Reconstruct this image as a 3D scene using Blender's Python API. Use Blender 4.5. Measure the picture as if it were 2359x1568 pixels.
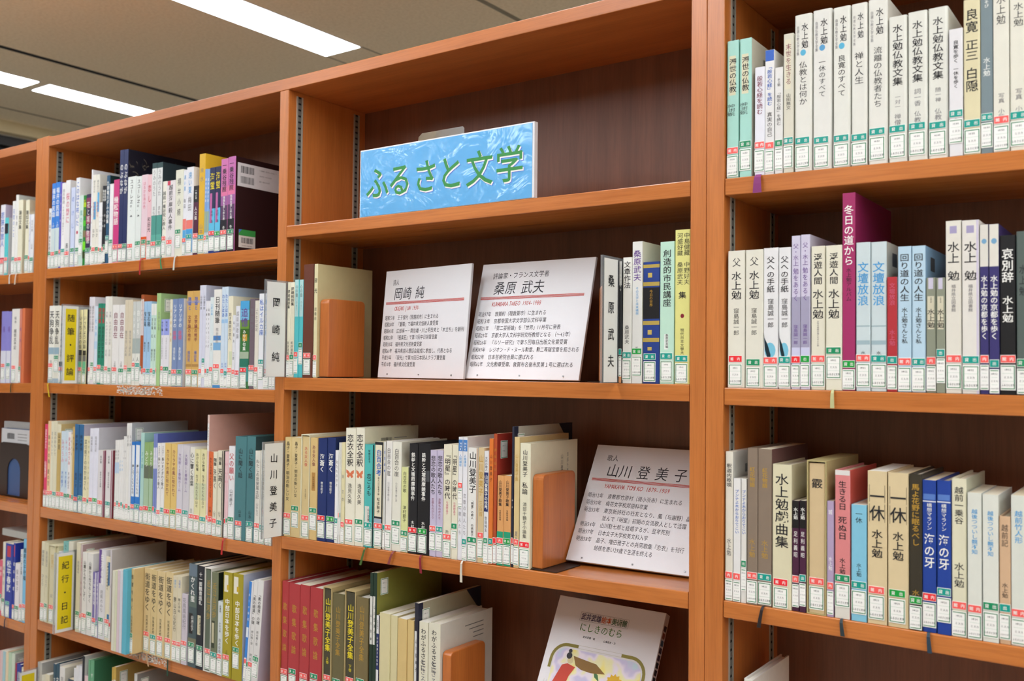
import bpy, math, random
from mathutils import Vector, Matrix
random.seed(11)
for o in list(bpy.data.objects): bpy.data.objects.remove(o)
SC = bpy.context.scene
COL = SC.collection

# ------------------------------------------------------------------ camera, world, exposure
def make_camera():
    yaw, pitch, roll = 0.6196747, 0.0299135, 0.0105781
    cy, sy, cp, sp, cr, sr = math.cos(yaw), math.sin(yaw), math.cos(pitch), math.sin(pitch), math.cos(roll), math.sin(roll)
    f = Vector((-sy * cp, cy * cp, sp)); r0 = Vector((cy, sy, 0)); u0 = r0.cross(f)
    r = r0 * cr + u0 * sr; u = u0 * cr - r0 * sr
    cd = bpy.data.cameras.new('camera'); cam = bpy.data.objects.new('camera', cd); COL.objects.link(cam)
    m = Matrix.Identity(4)
    for i in range(3):
        m[i][0], m[i][1], m[i][2] = r[i], u[i], -f[i]
    m[0][3], m[1][3], m[2][3] = 0.0, -1.291, 1.45
    cam.matrix_world = m
    cd.sensor_fit = 'HORIZONTAL'; cd.sensor_width = 23.6; cd.lens = 23.6 * 2201.13 / 2359.0
    cd.clip_start = 0.05; cd.clip_end = 60
    cd.dof.use_dof = True; cd.dof.focus_distance = 1.62; cd.dof.aperture_fstop = 3.6
    SC.camera = cam
make_camera()
W = bpy.data.worlds.new('world'); SC.world = W; W.use_nodes = True
W.node_tree.nodes['Background'].inputs[0].default_value = (0.9, 0.95, 1.0, 1)
W.node_tree.nodes['Background'].inputs[1].default_value = 0.15
SC.view_settings.view_transform = 'Standard'; SC.view_settings.look = 'None'
SC.view_settings.gamma = 1; SC.view_settings.use_curve_mapping = False
SC.view_settings.exposure = 0.92
LAMP = 11.0
SC.cycles.max_bounces = 7; SC.cycles.diffuse_bounces = 5; SC.cycles.glossy_bounces = 3
SC.cycles.transmission_bounces = 4; SC.cycles.transparent_max_bounces = 8
SC.cycles.caustics_reflective = False; SC.cycles.caustics_refractive = False
SC.cycles.use_denoising = True; SC.cycles.sample_clamp_indirect = 6.0

# ------------------------------------------------------------------ materials
MATS = {}
def lin(hexs):
    hexs = hexs.lstrip('#'); o = []
    for i in (0, 2, 4):
        c = int(hexs[i:i + 2], 16) / 255.0
        o.append(c / 12.92 if c <= 0.04045 else ((c + 0.055) / 1.055) ** 2.4)
    return tuple(o) + (1.0,)
def new_mat(name):
    m = bpy.data.materials.new(name); m.use_nodes = True
    return m, m.node_tree.nodes, m.node_tree.links, m.node_tree.nodes['Principled BSDF']
def paper(hexs, rough=0.42, spec=0.35, var=0.06, scale=60.0, kind='paper'):
    """printed paper under clear film: the ink colour with a faint mottling"""
    k = (kind, hexs, rough)
    if k in MATS: return MATS[k]
    m, N, L, b = new_mat(kind + '_' + hexs)
    tc = N.new('ShaderNodeTexCoord'); n = N.new('ShaderNodeTexNoise'); n.inputs['Scale'].default_value = scale
    n.inputs['Detail'].default_value = 3; L.new(tc.outputs['Object'], n.inputs['Vector'])
    mx = N.new('ShaderNodeMix'); mx.data_type = 'RGBA'
    c = tuple(x * (0.88 if kind == 'paper' else 1.0) for x in lin(hexs)[:3]) + (1,)
    mx.inputs[6].default_value = tuple(x * (1 - var) for x in c[:3]) + (1,)
    mx.inputs[7].default_value = tuple(min(1, x * (1 + var)) for x in c[:3]) + (1,)
    L.new(n.outputs['Fac'], mx.inputs[0]); L.new(mx.outputs[2], b.inputs['Base Color'])
    b.inputs['Roughness'].default_value = rough; b.inputs['Specular IOR Level'].default_value = spec
    MATS[k] = m; return m
def ink(hexs): return paper(hexs, 0.5, 0.25, 0.0, 10, 'ink')
def wood(axis, name, c0, c1, rough=0.38):
    k = ('wood', name)
    if k in MATS: return MATS[k]
    m, N, L, b = new_mat(name)
    tc = N.new('ShaderNodeTexCoord'); mp = N.new('ShaderNodeMapping'); L.new(tc.outputs['Object'], mp.inputs['Vector'])
    s = [38.0, 38.0, 38.0]; s[axis] = 2.2; mp.inputs['Scale'].default_value = s
    n1 = N.new('ShaderNodeTexNoise'); n1.inputs['Scale'].default_value = 1.0; n1.inputs['Detail'].default_value = 6; n1.inputs['Roughness'].default_value = 0.62
    L.new(mp.outputs[0], n1.inputs['Vector'])
    mp2 = N.new('ShaderNodeMapping'); L.new(tc.outputs['Object'], mp2.inputs['Vector'])
    s = [420.0, 420.0, 420.0]; s[axis] = 18.0; mp2.inputs['Scale'].default_value = s
    n2 = N.new('ShaderNodeTexNoise'); n2.inputs['Scale'].default_value = 1.0; n2.inputs['Detail'].default_value = 2
    L.new(mp2.outputs[0], n2.inputs['Vector'])
    r = N.new('ShaderNodeValToRGB'); r.color_ramp.elements[0].position = 0.3; r.color_ramp.elements[1].position = 0.72
    r.color_ramp.elements[0].color = lin(c0); r.color_ramp.elements[1].color = lin(c1)
    L.new(n1.outputs['Fac'], r.inputs[0])
    mx = N.new('ShaderNodeMix'); mx.data_type = 'RGBA'; mx.blend_type = 'MULTIPLY'; mx.inputs[0].default_value = 0.2
    rr = N.new('ShaderNodeValToRGB'); rr.color_ramp.elements[0].position = 0.36; rr.color_ramp.elements[1].position = 0.55
    rr.color_ramp.elements[0].color = (0.45, 0.4, 0.36, 1)
    L.new(n2.outputs['Fac'], rr.inputs[0]); L.new(r.outputs[0], mx.inputs[6]); L.new(rr.outputs[0], mx.inputs[7])
    L.new(mx.outputs[2], b.inputs['Base Color'])
    bp = N.new('ShaderNodeBump'); bp.inputs['Strength'].default_value = 0.06; bp.inputs['Distance'].default_value = 0.0004
    L.new(n2.outputs['Fac'], bp.inputs['Height']); L.new(bp.outputs[0], b.inputs['Normal'])
    b.inputs['Roughness'].default_value = rough; b.inputs['Specular IOR Level'].default_value = 0.6
    MATS[k] = m; return m
WV = wood(2, 'cherry_wood_upright', 'b2662c', 'c97a3c', 0.32)
WH = wood(0, 'cherry_wood_shelf', 'b2662c', 'c97a3c', 0.24)
WT = wood(0, 'cherry_wood_top', 'aa602a', 'c07238', 0.42)
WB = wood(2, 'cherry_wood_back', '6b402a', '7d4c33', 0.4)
WE = wood(2, 'bookend_wood', 'b0622c', 'c47438', 0.3)
def plain(name, hexs, rough=0.5, metal=0.0, spec=0.5):
    k = ('plain', name)
    if k in MATS: return MATS[k]
    m, N, L, b = new_mat(name)
    tc = N.new('ShaderNodeTexCoord'); n = N.new('ShaderNodeTexNoise'); n.inputs['Scale'].default_value = 25; n.inputs['Detail'].default_value = 4
    L.new(tc.outputs['Object'], n.inputs['Vector'])
    mx = N.new('ShaderNodeMix'); mx.data_type = 'RGBA'; c = lin(hexs)
    mx.inputs[6].default_value = tuple(x * 0.94 for x in c[:3]) + (1,); mx.inputs[7].default_value = tuple(min(1, x * 1.06) for x in c[:3]) + (1,)
    L.new(n.outputs['Fac'], mx.inputs[0]); L.new(mx.outputs[2], b.inputs['Base Color'])
    b.inputs['Roughness'].default_value = rough; b.inputs['Metallic'].default_value = metal; b.inputs['Specular IOR Level'].default_value = spec
    MATS[k] = m; return m
def pages_mat(hexs):
    k = ('pages', hexs)
    if k in MATS: return MATS[k]
    m, N, L, b = new_mat('page_edges_' + hexs)
    tc = N.new('ShaderNodeTexCoord'); mp = N.new('ShaderNodeMapping'); mp.inputs['Scale'].default_value = (2200, 6, 6)
    L.new(tc.outputs['Object'], mp.inputs['Vector']); n = N.new('ShaderNodeTexNoise'); n.inputs['Scale'].default_value = 1; n.inputs['Detail'].default_value = 1
    L.new(mp.outputs[0], n.inputs['Vector'])
    mx = N.new('ShaderNodeMix'); mx.data_type = 'RGBA'; c = lin(hexs)
    mx.inputs[6].default_value = tuple(x * 0.72 for x in c[:3]) + (1,); mx.inputs[7].default_value = c
    L.new(n.outputs['Fac'], mx.inputs[0]); L.new(mx.outputs[2], b.inputs['Base Color']); b.inputs['Roughness'].default_value = 0.85
    b.inputs['Specular IOR Level'].default_value = 0.1
    MATS[k] = m; return m
def clear_plastic(name='clear_acrylic', mixf=0.16, tint=(0.93, 0.96, 0.98, 1)):
    k = ('clear', name)
    if k in MATS: return MATS[k]
    m, N, L, b = new_mat(name); out = N['Material Output']
    t = N.new('ShaderNodeBsdfTransparent'); t.inputs[0].default_value = tint
    g = N.new('ShaderNodeBsdfGlossy'); g.inputs['Roughness'].default_value = 0.08
    fr = N.new('ShaderNodeFresnel'); fr.inputs['IOR'].default_value = 1.49
    d = N.new('ShaderNodeBsdfDiffuse'); d.inputs[0].default_value = (0.8, 0.82, 0.84, 1)
    s1 = N.new('ShaderNodeMixShader'); s1.inputs[0].default_value = mixf; L.new(t.outputs[0], s1.inputs[1]); L.new(d.outputs[0], s1.inputs[2])
    s2 = N.new('ShaderNodeMixShader'); L.new(fr.outputs[0], s2.inputs[0]); L.new(s1.outputs[0], s2.inputs[1]); L.new(g.outputs[0], s2.inputs[2])
    L.new(s2.outputs[0], out.inputs['Surface']); MATS[k] = m; return m
def laminated(name, hexs, rough=0.22, wave=0.25, scale=9.0):
    k = ('lam', name)
    if k in MATS: return MATS[k]
    m, N, L, b = new_mat(name)
    b.inputs['Base Color'].default_value = lin(hexs); b.inputs['Roughness'].default_value = 0.5
    b.inputs['Coat Weight'].default_value = 1.0; b.inputs['Coat Roughness'].default_value = rough
    tc = N.new('ShaderNodeTexCoord'); n = N.new('ShaderNodeTexNoise'); n.inputs['Scale'].default_value = scale; n.inputs['Detail'].default_value = 3
    n.inputs['Distortion'].default_value = 1.2
    L.new(tc.outputs['Object'], n.inputs['Vector'])
    bp = N.new('ShaderNodeBump'); bp.inputs['Strength'].default_value = wave; bp.inputs['Distance'].default_value = 0.01
    L.new(n.outputs['Fac'], bp.inputs['Height']); L.new(bp.outputs[0], b.inputs['Coat Normal'])
    MATS[k] = m; return m
INKS = dict(k='26262a', w='f0f0ea', r='b8303a', m='7a2f45', p='6a4a90', b='2f62b8', l='4a9ad0', g='77767a', o='b89038', y='e6d22c', n='c8607a', t='3f8f8c')

# ------------------------------------------------------------------ mesh building
class MB:
    def __init__(s): s.v, s.f, s.mi, s.m = [], [], [], []
    def slot(s, mat):
        if mat not in s.m: s.m.append(mat)
        return s.m.index(mat)
    def face(s, pts, mat):
        b = len(s.v); s.v.extend(tuple(p) for p in pts); s.f.append(tuple(range(b, b + len(pts)))); s.mi.append(s.slot(mat))
    def box(s, x0, y0, z0, x1, y1, z1, mat):
        b = len(s.v); k = s.slot(mat)
        s.v.extend([(x0, y0, z0), (x1, y0, z0), (x1, y1, z0), (x0, y1, z0), (x0, y0, z1), (x1, y0, z1), (x1, y1, z1), (x0, y1, z1)])
        for q in ((0, 3, 2, 1), (4, 5, 6, 7), (0, 1, 5, 4), (1, 2, 6, 5), (2, 3, 7, 6), (3, 0, 4, 7)):
            s.f.append(tuple(b + i for i in q)); s.mi.append(k)
    def hexa(s, p, mat):
        b = len(s.v); k = s.slot(mat); s.v.extend(tuple(q) for q in p)
        for q in ((0, 3, 2, 1), (4, 5, 6, 7), (0, 1, 5, 4), (1, 2, 6, 5), (2, 3, 7, 6), (3, 0, 4, 7)):
            s.f.append(tuple(b + i for i in q)); s.mi.append(k)
    def loft(s, rings, mat, cap=True):
        k = s.slot(mat); b = len(s.v); n = len(rings[0])
        for r in rings: s.v.extend(tuple(p) for p in r)
        for i in range(len(rings) - 1):
            for j in range(n):
                a = b + i * n + j; c = b + i * n + (j + 1) % n
                s.f.append((a, c, c + n, a + n)); s.mi.append(k)
        if cap:
            s.f.append(tuple(b + n - 1 - j for j in range(n))); s.mi.append(k)
            s.f.append(tuple(b + (len(rings) - 1) * n + j for j in range(n))); s.mi.append(k)
    def glyphs(s, ch, bold, O, A, U, mat, shear=0.0):
        """one character: its em box from O, A across and U up"""
        vs, fs = glyph(ch, bold); b = len(s.v); k = s.slot(mat)
        ox, oy, oz = O; ax, ay, az = A; ux, uy, uz = U
        for x, y in vs:
            x = x + shear * y
            s.v.append((ox + ax * x + ux * y, oy + ay * x + uy * y, oz + az * x + uz * y))
        for q in fs: s.f.append(tuple(b + i for i in q)); s.mi.append(k)
    def build(s, name, parent=None, smooth=False, bevel=0.0):
        me = bpy.data.meshes.new(name); me.from_pydata(s.v, [], s.f)
        for m in s.m: me.materials.append(m)
        me.polygons.foreach_set('material_index', s.mi)
        if smooth: me.polygons.foreach_set('use_smooth', [True] * len(s.f))
        me.update()
        return link(me, name, parent, bevel)
def link(me, name, parent=None, bevel=0.0):
    o = bpy.data.objects.new(name, me); COL.objects.link(o)
    if parent is not None: o.parent = parent
    if bevel:
        b = o.modifiers.new('b', 'BEVEL'); b.width = bevel; b.segments = 2; b.limit_method = 'ANGLE'; b.angle_limit = 0.6
    return o
def empty(name, loc, rz=0.0):
    o = bpy.data.objects.new(name, None); COL.objects.link(o); o.location = loc; o.rotation_euler = (0, 0, rz); o.empty_display_size = 0.05
    return o
def tag(o, label, cat, group=None):
    o['label'] = label; o['category'] = cat
    if group: o['group'] = group
    return o
def structure(o): o['kind'] = 'structure'; return o

GC = {}
_fc = {}
def glyph(ch, bold):
    k = (ch, bold)
    if k in GC: return GC[k]
    if bold not in _fc:
        c = bpy.data.curves.new('lettering', 'FONT'); c.resolution_u = 2; c.offset = 0.009 if bold else 0.0
        o = bpy.data.objects.new('lettering', c); COL.objects.link(o); _fc[bold] = (c, o)
    c, o = _fc[bold]; c.body = ch
    dg = bpy.context.evaluated_depsgraph_get(); dg.update()
    me = bpy.data.meshes.new_from_object(o.evaluated_get(dg))
    vs = [(v.co.x, v.co.y) for v in me.vertices]; fs = [tuple(p.vertices) for p in me.polygons]
    bpy.data.meshes.remove(me)
    GC[k] = (vs, fs); return GC[k]
TURN = set('ー「」『』（）〜～-')
def vtext(mb, text, cx, ztop, zbot, maxw, y, mat, bold, flip=None):
    """vertical lettering centred on cx; flip(x, z) -> 3d point for faces other than the spine"""
    n = len(text); p = (ztop - zbot) / n; sz = min(p * 0.98, maxw); sx = min(maxw, sz * 1.15) if sz < maxw else sz
    sy = min(p * 0.98, sz * 1.35)
    for i, ch in enumerate(text):
        if ch in ' 　': continue
        zc = ztop - p * (i + 0.5)
        turn = ch in TURN or (ch.isascii() and ch.islower()) or (ch in 'N4.' and 'No.4' in text)
        if turn:
            ce = (0.5, 0.385) if not ch.isascii() else (0.3, 0.35)
            P = [(cx - sx * ce[1], zc + sy * ce[0]), (0, -sy), (sx, 0)]
        else:
            ce = 0.5 if not ch.isascii() else 0.32
            dx = 0.3 * sx if ch in '、。' else 0; dz = 0.4 * sy if ch in '、。' else 0
            P = [(cx - sx * ce + dx, zc - sy * 0.385 + dz), (sx, 0), (0, sy)]
        if flip: O, A, U = flip(P[0][0], P[0][1], True), flip(*P[1], False), flip(*P[2], False)
        else: O, A, U = (P[0][0], y, P[0][1]), (P[1][0], 0, P[1][1]), (P[2][0], 0, P[2][1])
        mb.glyphs(ch, bold, O, A, U, mat)
def htext(mb, text, x0, x1, zc, size, y, mat, bold=False, shear=0.0):
    """a line of lettering on the plane y, stretched to run from x0 to x1"""
    ws = [0.55 if (c.isascii() and c != ' ') else (0.4 if c == ' ' else 1.0) for c in text]
    p = (x1 - x0) / sum(ws); x = x0
    for ch, w in zip(text, ws):
        if ch not in ' 　':
            ax = p * 0.98 if w == 1.0 else p * 0.9
            mb.glyphs(ch, bold, (x, y, zc - size * 0.36), (ax, 0, 0), (0, 0, size), mat, shear)
        x += p * w

# ------------------------------------------------------------------ the room
def room():
    cm, N, L, b = new_mat('ceiling_board')
    tc = N.new('ShaderNodeTexCoord'); n = N.new('ShaderNodeTexNoise'); n.inputs['Scale'].default_value = 90; n.inputs['Detail'].default_value = 5
    L.new(tc.outputs['Object'], n.inputs['Vector']); r = N.new('ShaderNodeValToRGB')
    r.color_ramp.elements[0].position = 0.33; r.color_ramp.elements[1].position = 0.6
    r.color_ramp.elements[0].color = lin('e4d6b8'); r.color_ramp.elements[1].color = lin('efe2c6')
    L.new(n.outputs['Fac'], r.inputs[0]); L.new(r.outputs[0], b.inputs['Base Color']); b.inputs['Roughness'].default_value = 0.9
    X0, X1, Y0, Y1, H = -4.62, 4.6, -3.2, 3.6, 2.60
    fm, N, L, b = new_mat('floor_vinyl')
    tc = N.new('ShaderNodeTexCoord'); n = N.new('ShaderNodeTexNoise'); n.inputs['Scale'].default_value = 30; n.inputs['Detail'].default_value = 6
    L.new(tc.outputs['Object'], n.inputs['Vector']); r = N.new('ShaderNodeValToRGB')
    r.color_ramp.elements[0].color = lin('a6a098'); r.color_ramp.elements[1].color = lin('b8b2a8')
    L.new(n.outputs['Fac'], r.inputs[0]); L.new(r.outputs[0], b.inputs['Base Color']); b.inputs['Roughness'].default_value = 0.35
    m = MB(); m.box(X0, Y0, -0.05, X1, Y1, 0, fm); structure(m.build('floor'))
    wm = plain('wall_paint', 'e6e4dc', 0.8)
    # ceiling boards with holes left for the recessed lamps
    m = MB(); xs = [X0]
    rows = lamp_rows()
    cuts = [(x0, x1, spans) for x0, x1, spans in rows]
    for x0, x1, spans in cuts:
        m.box(xs[-1], Y0, H, x0, Y1, H + 0.08, cm)
        ys = Y0
        for a, c in spans:
            if a > ys: m.box(x0, ys, H, x1, a, H + 0.08, cm)
            ys = c
        if ys < Y1: m.box(x0, ys, H, x1, Y1, H + 0.08, cm)
        xs.append(x1)
    m.box(xs[-1], Y0, H, X1, Y1, H + 0.08, cm)
    structure(m.build('ceiling'))
    dk = plain('slot_black', '17181b', 0.7); gs = plain('seam_grey', '8d8775', 0.8)
    m = MB(); m.box(-3.528, Y0, H - 0.001, -3.500, Y1, H + 0.004, dk); structure(m.build('trim_1'))
    m = MB(); m.box(-1.812, Y0, H - 0.001, -1.792, Y1, H + 0.004, gs); structure(m.build('trim_2'))
    m = MB(); m.box(-2.607, 1.156, H - 0.0008, -2.600, Y1, H + 0.004, gs); m.box(-2.425, 1.156, H - 0.0008, -2.418, Y1, H + 0.004, gs); structure(m.build('trim_3'))
    m = MB(); m.box(-4.352, Y0, H - 0.001, -4.340, Y1, H + 0.004, plain('seam_brown', '6a5c44', 0.8)); structure(m.build('trim_4'))
    m = MB(); m.box(-4.62, Y0, H - 0.055, -4.56, Y1, H, plain('cornice_paint', 'c8b994', 0.8)); structure(m.build('trim_5'))
    m = MB(); m.box(X0 - 0.1, Y0, 0, X0, Y1, 1.0, wm); m.box(X0 - 0.1, Y0, 2.545, X0, Y1, H + 0.08, wm)
    m.box(X0 - 0.1, 3.3, 1.0, X0, Y1, 2.545, wm); structure(m.build('wall_left'))
    # dark night window that fills the upper part of the far wall
    gm, N, L, b = new_mat('night_window_glass'); b.inputs['Base Color'].default_value = (0.012, 0.013, 0.016, 1); b.inputs['Roughness'].default_value = 0.12
    m = MB(); m.box(X0 - 0.08, -3.1, 1.0, X0 - 0.07, 3.3, 2.545, gm)
    fr = plain('window_frame_dark', '221f20', 0.5)
    for k in range(14): 
        y = -3.06 + k * 0.48; m.box(X0 - 0.07, y, 1.0, X0 - 0.03, y + 0.04, 2.545, fr)
    m.box(X0 - 0.07, -3.1, 2.50, X0 - 0.02, 3.3, 2.545, fr); m.box(X0 - 0.07, -3.1, 1.0, X0 - 0.02, 3.3, 1.05, fr)
    structure(m.build('window_1'))
    m = MB(); m.box(X1, Y0, 0, X1 + 0.1, Y1, H + 0.08, wm); structure(m.build('wall_right'))
    m = MB(); m.box(X0 - 0.1, Y1, 0, X1 + 0.1, Y1 + 0.1, H + 0.08, wm); structure(m.build('wall_back'))
    m = MB(); m.box(X0 - 0.1, Y0 - 0.1, 0, X1 + 0.1, Y0, H + 0.08, plain('wall_panel_tan', 'a8957c', 0.7)); structure(m.build('wall_front'))
    # recessed fluorescent lamps, one thing each
    em = bpy.data.materials.new('lamp_diffuser'); em.use_nodes = True; N = em.node_tree.nodes; L = em.node_tree.links
    e = N.new('ShaderNodeEmission'); e.inputs[0].default_value = (0.90, 0.96, 1.03, 1); e.inputs[1].default_value = LAMP
    L.new(e.outputs[0], N['Material Output'].inputs['Surface'])
    hm = plain('lamp_housing', 'd8dadc', 0.4)
    seen = {(-2.605, -0.105): 'long white ceiling lamp whose end shows above the middle bookcase',
            (-3.965, -0.529): 'narrow ceiling lamp cut by the picture edge, far beyond the dark slot',
            (-3.965, 0.766): 'narrow ceiling lamp running down behind the bookcase top, beyond the dark slot'}
    for x0, x1, spans in rows:
        for a, c in spans:
            t = empty('ceiling_light', ((x0 + x1) / 2, (a + c) / 2, H))
            tag(t, seen.get((round(x0, 3), round(a, 3)), 'long white fluorescent lamp recessed in the ceiling outside the view'), 'ceiling lamp', 'recessed strip lamps in the ceiling')
            hx, hy = (x1 - x0) / 2, (c - a) / 2; m = MB()
            m.box(-hx, -hy, 0.03, hx, hy, 0.06, hm)
            m.box(-hx, -hy, -0.002, -hx + 0.006, hy, 0.03, hm); m.box(hx - 0.006, -hy, -0.002, hx, hy, 0.03, hm)
            m.box(-hx + 0.006, -hy, -0.002, hx - 0.006, -hy + 0.006, 0.03, hm); m.box(-hx + 0.006, hy - 0.006, -0.002, hx - 0.006, hy, 0.03, hm)
            m.build('housing', t)
            m = MB(); m.box(-hx + 0.006, -hy + 0.006, -0.003, hx - 0.006, hy - 0.006, 0.006, em); m.build('diffuser', t)
def lamp_rows():
    r = []
    for j, (x0, x1, yend) in enumerate(((-3.965, -3.815, 0.731), (-2.605, -2.420, 1.155), (-1.245, -1.06, 1.155), (0.115, 0.30, 1.155), (1.475, 1.66, 1.155), (2.835, 3.02, 1.155), (4.195, 4.38, 1.155))):  # the two rightmost rows are unseen, added to brighten the yellow dividers
        sp = []
        for k in (-2, -1, 0, 1):
            a = yend - 1.26 + k * 1.295; c = a + 1.26
            if a > -3.2 and c < 3.6 and (j == 0 or k < 1): sp.append((a, c))
        r.append((x0, x1, sp))
    return r

# ------------------------------------------------------------------ bookcases
ZC = 1.45
D = 0.220
SHELF = {'L1': (-2.3881, 1.6934, -1.5063, 1.6925), 'L2': (-2.3870, 1.4022, -1.5077, 1.4032), 'L3': (-2.3881, 1.0880, -1.5091, 1.0890), 'C1': (-1.4783, 1.7325, -0.6015, 1.7308), 'C2': (-1.4799, 1.4286, -0.6006, 1.4302), 'C3': (-1.4809, 1.1131, -0.6026, 1.1281), 'R1': (-0.5460, 1.7276, -0.1644, 1.7219), 'R2': (-0.5477, 1.4267, -0.1658, 1.4248), 'R3': (-0.5500, 1.1241, -0.1673, 1.1241), 'A1': (-2.6209, 1.6882, -2.4537, 1.6877), 'A2': (-2.6055, 1.3974, -2.4538, 1.4007), 'A3': (-2.5891, 1.0868, -2.4513, 1.0877), 'A4': (-2.5730, 0.7834, -2.4447, 0.7831), 'L4': (-2.3887, 0.8054, -1.5067, 0.8054), 'L5': (-2.3887, 0.5050, -1.5067, 0.5050), 'C4': (-1.4811, 0.7880, -0.6013, 0.7880), 'R4': (-0.5483, 0.8180, 0.3317, 0.8180), 'A5': (-3.3287, 0.4950, -2.4487, 0.4950)}  # front top edge: x, z at either end
def zsh(n, x):
    a, b, c, d = SHELF[n]; return b + (d - b) * (x - a) / (c - a)
def rail(parent, x, y):
    """slotted shelf standard on the inner face of an upright, facing +x"""
    st = plain('rail_steel', 'b4b3a6', 0.35, 0.35); m = MB(); z0, z1 = 0.45, 2.0
    m.box(x, y, z0, x + 0.0012, y + 0.004, z1, st); m.box(x, y + 0.013, z0, x + 0.0012, y + 0.017, z1, st)
    n = int((z1 - z0) / 0.0125)
    rs = plain('rail_rung_steel', '77766e', 0.45, 0.3); bk = plain('rail_slot_black', '101010', 0.8)
    m.box(x, y + 0.004, z0, x + 0.0003, y + 0.013, z1, bk)
    for i in range(n):
        z = z0 + i * 0.0125; m.box(x, y + 0.004, z, x + 0.0009, y + 0.013, z + 0.0085, rs)
        if i % 14 == 5:
            sc = plain('rail_screw', 'c8c8c4', 0.25, 0.9); m.box(x + 0.0009, y + 0.0062, z + 0.002, x + 0.0014, y + 0.0108, z + 0.0065, sc)
    return m.build('slotted_rail', parent)
def bookcase(label, x0, xa, bays, x1, xb, top, shelves):
    """x0-xa left side panel, x1-xb right side panel, bays: (left, right) openings, dividers between them"""
    t = empty('bookcase', ((x0 + xb) / 2, 0, 0)); tag(t, label, 'bookcase', 'cherry wood bookcases standing in a row')
    ox = t.location.x
    def part(name, m, bev=0.0012):
        m.v = [(x - ox, y, z) for x, y, z in m.v]; return m.build(name, t, bevel=bev)
    for a, c in ((x0, xa), (x1, xb)):
        m = MB(); m.box(a + 0.0004, 0, 0, c - 0.0002, D + 0.012, top + 0.004, WV); part('side_panel', m)
    for i in range(len(bays) - 1):
        m = MB(); m.box(bays[i][1], 0.0005, 0.09, bays[i + 1][0], D, top - 0.0235, WV); part('divider_panel', m)
    m = MB(); m.box(xa, 0, top - 0.0235, x1, D + 0.012, top, WT); part('top_panel', m)
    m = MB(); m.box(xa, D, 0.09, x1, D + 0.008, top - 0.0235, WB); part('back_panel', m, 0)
    m = MB(); m.box(xa, 0.02, 0, x1, D, 0.09, WH); part('plinth', m)
    for n, th in shelves:
        a, b_, c, d_ = SHELF[n]; bl = [q for q in bays if q[0] - 0.05 < (a + c) / 2 < q[1] + 0.05][0]
        l, r = bl[0] + 0.0006, bl[1] - 0.0006; za, zb = zsh(n, l), zsh(n, r)
        m = MB(); m.hexa([(l, 0.001, za - th), (r, 0.001, zb - th), (r, D - 0.001, zb - th), (l, D - 0.001, za - th), (l, 0.001, za), (r, 0.001, zb), (r, D - 0.001, zb), (l, D - 0.001, za)], WH)
        o = part('shelf', m)
        if n in ('L2', 'L4'):
            rx0, rx1 = ((-2.061, -1.885) if n == 'L2' else (-1.995, -1.848)); m = MB(); tp = plain('label_residue', 'dcd6cc', 0.8); rnd = random.Random(5)
            for q in range(420):
                x = rnd.uniform(rx0, rx1); z = zsh(n, x) - (rnd.uniform(0.003, 0.021) if n == 'L2' else rnd.uniform(0.002, 0.02)); s = rnd.uniform(0.0006, 0.0022)
                e = rnd.uniform(1.2, 4.5)
                if rnd.random() < 0.35 + 0.65 * math.sin((x - rx0) / (rx1 - rx0) * 3.1): m.box(x, 0.0006, z, x + s * e, 0.0012, z + s, tp)
            m.v = [(x - ox, y, z) for x, y, z in m.v]; m.build('label_residue', o)
    for l, r in bays:
        for y in (0.0215, 0.184):
            rail(t, l - ox, y)
    return t
TOP = ZC + 0.5824
XA = dict(Al=-2.4487, As=-2.4197, Ar=-2.3887, Bl=-1.5067, Br=-1.4811, Cl=-0.6013, Cs=-0.576, Cr=-0.5483)
def bookcases():
    a = XA
    bookcase('cherry bookcase cut by the picture edge, the farthest one, with blue and lavender books', a['Al'] - 0.909, a['Al'] - 0.88, [(a['Al'] - 0.88, a['Al'])], a['Al'], a['As'], TOP - 0.001,
             [('A1', 0.0245), ('A2', 0.0255), ('A3', 0.0255), ('A4', 0.0245), ('A5', 0.025)])
    bookcase('two-bay cherry bookcase with the blue sign on its upper shelf', a['As'], a['Ar'], [(a['Ar'], a['Bl']), (a['Br'], a['Cl'])], a['Cl'], a['Cs'], TOP,
             [('L1', 0.0248), ('L2', 0.0256), ('L3', 0.026), ('L4', 0.0262), ('L5', 0.026), ('C1', 0.0235), ('C2', 0.025), ('C3', 0.0245), ('C4', 0.025)])
    bookcase('cherry bookcase nearest the camera, full of white and cream volumes, its top out of view', a['Cs'], a['Cr'], [(a['Cr'], a['Cr'] + 0.88)], a['Cr'] + 0.88, a['Cr'] + 0.908, TOP,
             [('R1', 0.0243), ('R2', 0.0248), ('R3', 0.0235), ('R4', 0.025)])

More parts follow.
